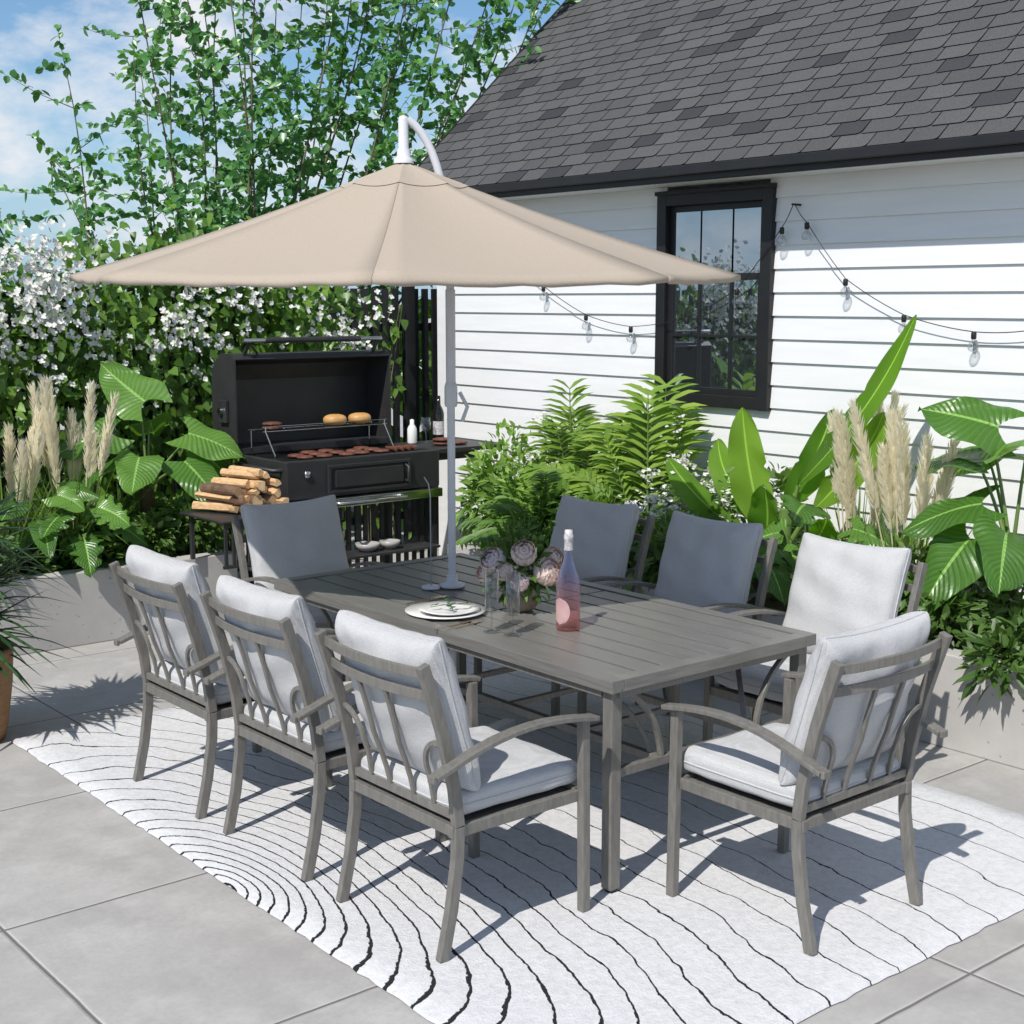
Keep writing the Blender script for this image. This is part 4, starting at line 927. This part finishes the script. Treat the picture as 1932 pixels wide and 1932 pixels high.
b=B(); b.tube([(gx0-.0,gy0+.06,.93),(gx0-.05,gy0+.06,.93),(gx0-.05,gy1-.06,.93),(gx0,gy1-.06,.93)],.014,'black',10); b.build('side_handle',(gx0,7.4,.93),gr)
b=B(); b.box((gx0+.03,gy0-.06,.69),(gx1-.02,gy1-.02,.745),'steel'); b.build('ash_tray',G,gr,.004)
b=B(); b.tube([(4.5,gy0-.06,.72),(4.5,gy0-.10,.72),(5.0,gy0-.10,.72),(5.0,gy0-.06,.72)],.009,'steel',8); b.build('tray_handle',(4.75,gy0-.1,.72),gr)
b=B(); x=gx0+.06
while x<gx1-.05:
    b.box((x,gy0+.02,.12),(x+.028,gy0+.035,.69),'black'); x+=.062
b.box((gx0+.04,gy0+.015,.10),(gx1-.04,gy1-.04,.125),'black'); b.build('cart',G,gr)
for x in (gx0+.03,gx1-.06):
    for y in (gy0+.0,gy1-.05):
        b=B(); b.box((x,y,0),(x+.035,y+.035,.69),'black'); b.build('leg',(x,y,0),gr)
b=B(); b.box((gx1+.002,gy0+.02,.955),(5.86,gy1-.05,.985),'black'); b.box((gx1+.002,gy0+.1,.90),(5.7,gy0+.12,.955),'black'); b.box((gx1+.002,gy1-.15,.90),(5.7,gy1-.13,.955),'black'); b.build('side_shelf',(5.6,7.45,.97),gr,.004)
b=B(); b.box((3.66,7.00,.690),(4.196,7.52,.703),'black'); x=3.68
while x<4.19:
    b.box((x,7.01,.45),(x+.022,7.022,.69),'black'); x+=.05
b.box((3.67,7.008,.43),(4.19,7.024,.45),'black'); b.box((4.16,7.03,0),(4.185,7.055,.69),'black'); b.box((3.70,7.46,.42),(3.725,7.485,.69),'black'); b.build('log_shelf',(3.9,7.2,.7),gr,.003)
b=B(); zr=1.135
for k in range(40):
    x=4.26+k*.9/39; b.tube([(x,7.56,zr),(x,7.74,zr)],.002,'steel',4)
b.tube([(4.25,7.56,zr),(5.17,7.56,zr)],.004,'steel',6); b.tube([(4.25,7.74,zr),(5.17,7.74,zr)],.004,'steel',6)
b.tube([(4.25,7.56,zr+.03),(5.17,7.56,zr+.03)],.003,'steel',6)
for x in (4.27,5.15): b.tube([(x,7.56,zr+.03),(x,7.56,zr),(x+.03,7.50,.985)],.004,'steel',6); b.tube([(x,7.74,zr),(x,7.74,.985)],.004,'steel',6)
b.build('warming_rack',(4.7,7.65,zr),gr)
def blob(c,rx,ry,rz,mat,seed):
    b=B(); pr=[]
    for k in range(11):
        a=-math.pi/2+math.pi*k/10; pr.append((max(0,math.copysign(abs(math.cos(a))**.7,math.cos(a))),math.copysign(abs(math.sin(a))**.8,math.sin(a))))
    b.lathe([(p[0]*rx,p[1]*rz) for p in pr],(0,0,0),mat,20,sy=ry/rx)
    b.v=[(c[0]+x*(1+.05*math.sin(5*math.atan2(y,x)+seed)),c[1]+y*(1+.05*math.sin(4*math.atan2(y,x)+seed*2)),c[2]+rz+z) for x,y,z in b.v]
    return b
k=0
for x in np.linspace(4.40,4.95,5):
    for y in (7.30,7.41,7.52):
        k+=1
        if k in (3,12): continue
        b=blob((x+random.uniform(-.015,.015),y+random.uniform(-.01,.01),.980),.052,.05,.013,'meat',k); single(b,'burger_patty',(x,y,.98),'dark grilled burger patty on the grate','burger patty','burger patties on the grill')
for k in range(4):
    x=5.04+.05*k; b=B(); b.tube([(x,7.27,.996),(x+.02,7.33,.998),(x+.03,7.42,.997)],[.010,.016,.010],'meat',8); single(b,'sausage',(x,7.3,.98),'browned sausage lying on the grill grate','sausage','sausages on the grill')
for q,(x,y,z) in enumerate(((4.36,7.64,1.138),(4.365,7.64,1.163),(5.50,7.40,.986),(5.50,7.40,1.011),(5.62,7.38,.986))):
    b=blob((x,y,z),.062,.06,.0125,'meat',q+30); single(b,'burger_patty',(x,y,z),'dark grilled burger patty stacked beside the grill' if x>5.3 else 'dark burger patty on the warming rack','burger patty','burger patties on the grill')
for q,(x,y) in enumerate(((4.83,7.65),(5.02,7.65))):
    b=blob((x,y,1.138),.078,.07,.036,'bun',q+50); single(b,'burger_bun',(x,y,1.138),'golden toasted burger bun on the warming rack','bun','burger buns')
b=B(); b.lathe([(0,0),(.030,0),(.032,.01),(.032,.10),(.022,.12),(.014,.13),(.014,.16),(0,.165)],(5.40,7.6,.986),'porcelain'); single(b,'sauce_bottle',(5.4,7.6,.986),'small white sauce bottle on the grill side shelf','bottle')
b=B(); b.lathe([(0,0),(.032,.002),(.004,.008),(.004,.07),(.03,.095),(.036,.13),(.030,.17),(.029,.17),(.034,.13),(.0,.08)],(5.50,7.58,.986),'glass'); single(b,'wine_glass',(5.5,7.58,.986),'clear stemmed wine glass on the grill side shelf','glass')
wb=empty('wine_bottle',(5.62,7.60,.986),'dark wine bottle with a cream label on the side shelf','bottle')
b=B(); b.lathe([(0,0),(.036,0),(.038,.01),(.038,.19),(.030,.22),(.015,.25),(.014,.31),(0,.312)],(5.62,7.60,.986),'darkglass'); b.build('body',(5.62,7.6,.986),wb)
b=B(); b.lathe([(.0385,.05),(.0385,.14)],(5.62,7.60,.986),'label'); keepf=[i for i,f in enumerate(b.f) if len(f)==4]; b.f=[b.f[i] for i in keepf]; b.m=b.m[:len(b.f)]; b.sm=b.sm[:len(b.f)]; b.build('label_sticker',(5.62,7.6,1.05),wb)
# logs
rl=random.Random(5); U=Vector((Rv.x,Rv.y,0)); C0=Vector((3.92,7.24,0))
for li,cnt in enumerate((6,6,5,4,3)):
    for j in range(cnt):
        r=rl.uniform(.028,.035); off=(j-(cnt-1)/2)*.063+ (.04 if li>=3 else 0)+rl.uniform(-.006,.006)
        az=math.radians(-86+rl.uniform(-12,12)) if j>=cnt/2-.6 else math.radians(-72+rl.uniform(-14,12)); Ln=rl.uniform(.24,.29)/2
        d=Vector((math.cos(az),math.sin(az),rl.uniform(-.04,.04))).normalized(); c=C0+U*off+Vector((0,0,.706+.030+li*.052)); c-=d*.025*rl.uniform(-1,1); s=Vector((-d.y,d.x,0)).normalized(); up=Vector((0,0,1)); b=B(); n=14
        split=rl.random()<.78; rot=rl.uniform(0,6.28); R_=[]
        for q in range(n):
            a=2*math.pi*q/n; rr=r*(1+.07*math.sin(3*a+j)+rl.uniform(-.04,.04))
            if split:
                ca_=math.cos(a-rot)
                if ca_>0: rr=min(rr,r*.25/max(.15,ca_))
                cb_=math.cos(a-rot-1.7)
                if cb_>0: rr=min(rr,r*.45/max(.2,cb_))
            R_.append(max(rr,r*.25))
        vs=[]
        for e in (-1,-.3,.4,1):
            wob_=rl.uniform(-.003,.003)
            for q in range(n):
                a=2*math.pi*q/n; vs.append(c+d*Ln*e+(s*math.cos(a)+up*math.sin(a))*(R_[q]+wob_))
        fs=[(g*n+q,g*n+(q+1)%n,(g+1)*n+(q+1)%n,(g+1)*n+q) for g in range(3) for q in range(n)]
        b.add(vs,fs,'wood',False)
        if not split: b.m=[0]*len(b.f); b.mats=['logbark']
        b.add(vs[:n],[tuple(range(n))[::-1]],'logend'); b.add(vs[-n:],[tuple(range(n))],'logend')
        single(b,'firewood_log',tuple(c-Vector((0,0,r))),'split pale firewood log stacked on the grill side shelf' if split else 'round bark covered firewood log stacked on the grill shelf','log','stacked firewood logs',.002)
for (x,y,s) in ((4.72,7.13,1),(4.88,7.12,.85)):
    b=B(); b.lathe([(0,0),(.04*s,0),(.07*s,.025),(.078*s,.05),(.071*s,.05),(.055*s,.02),(0,.01)],(x,y,.401),'stoneware'); single(b,'serving_bowl',(x,y,.4),'small pale ceramic bowl on the lower grill shelf','bowl','serving bowls')
b=B(); b.box((4.5,7.02,.385),(5.2,7.215,.40),'black'); b.box((4.5,7.2,.36),(5.2,7.215,.385),'black'); b.build('lower_shelf',(4.8,7.1,.39),gr,.002)
print('done objects',len(bpy.data.objects))
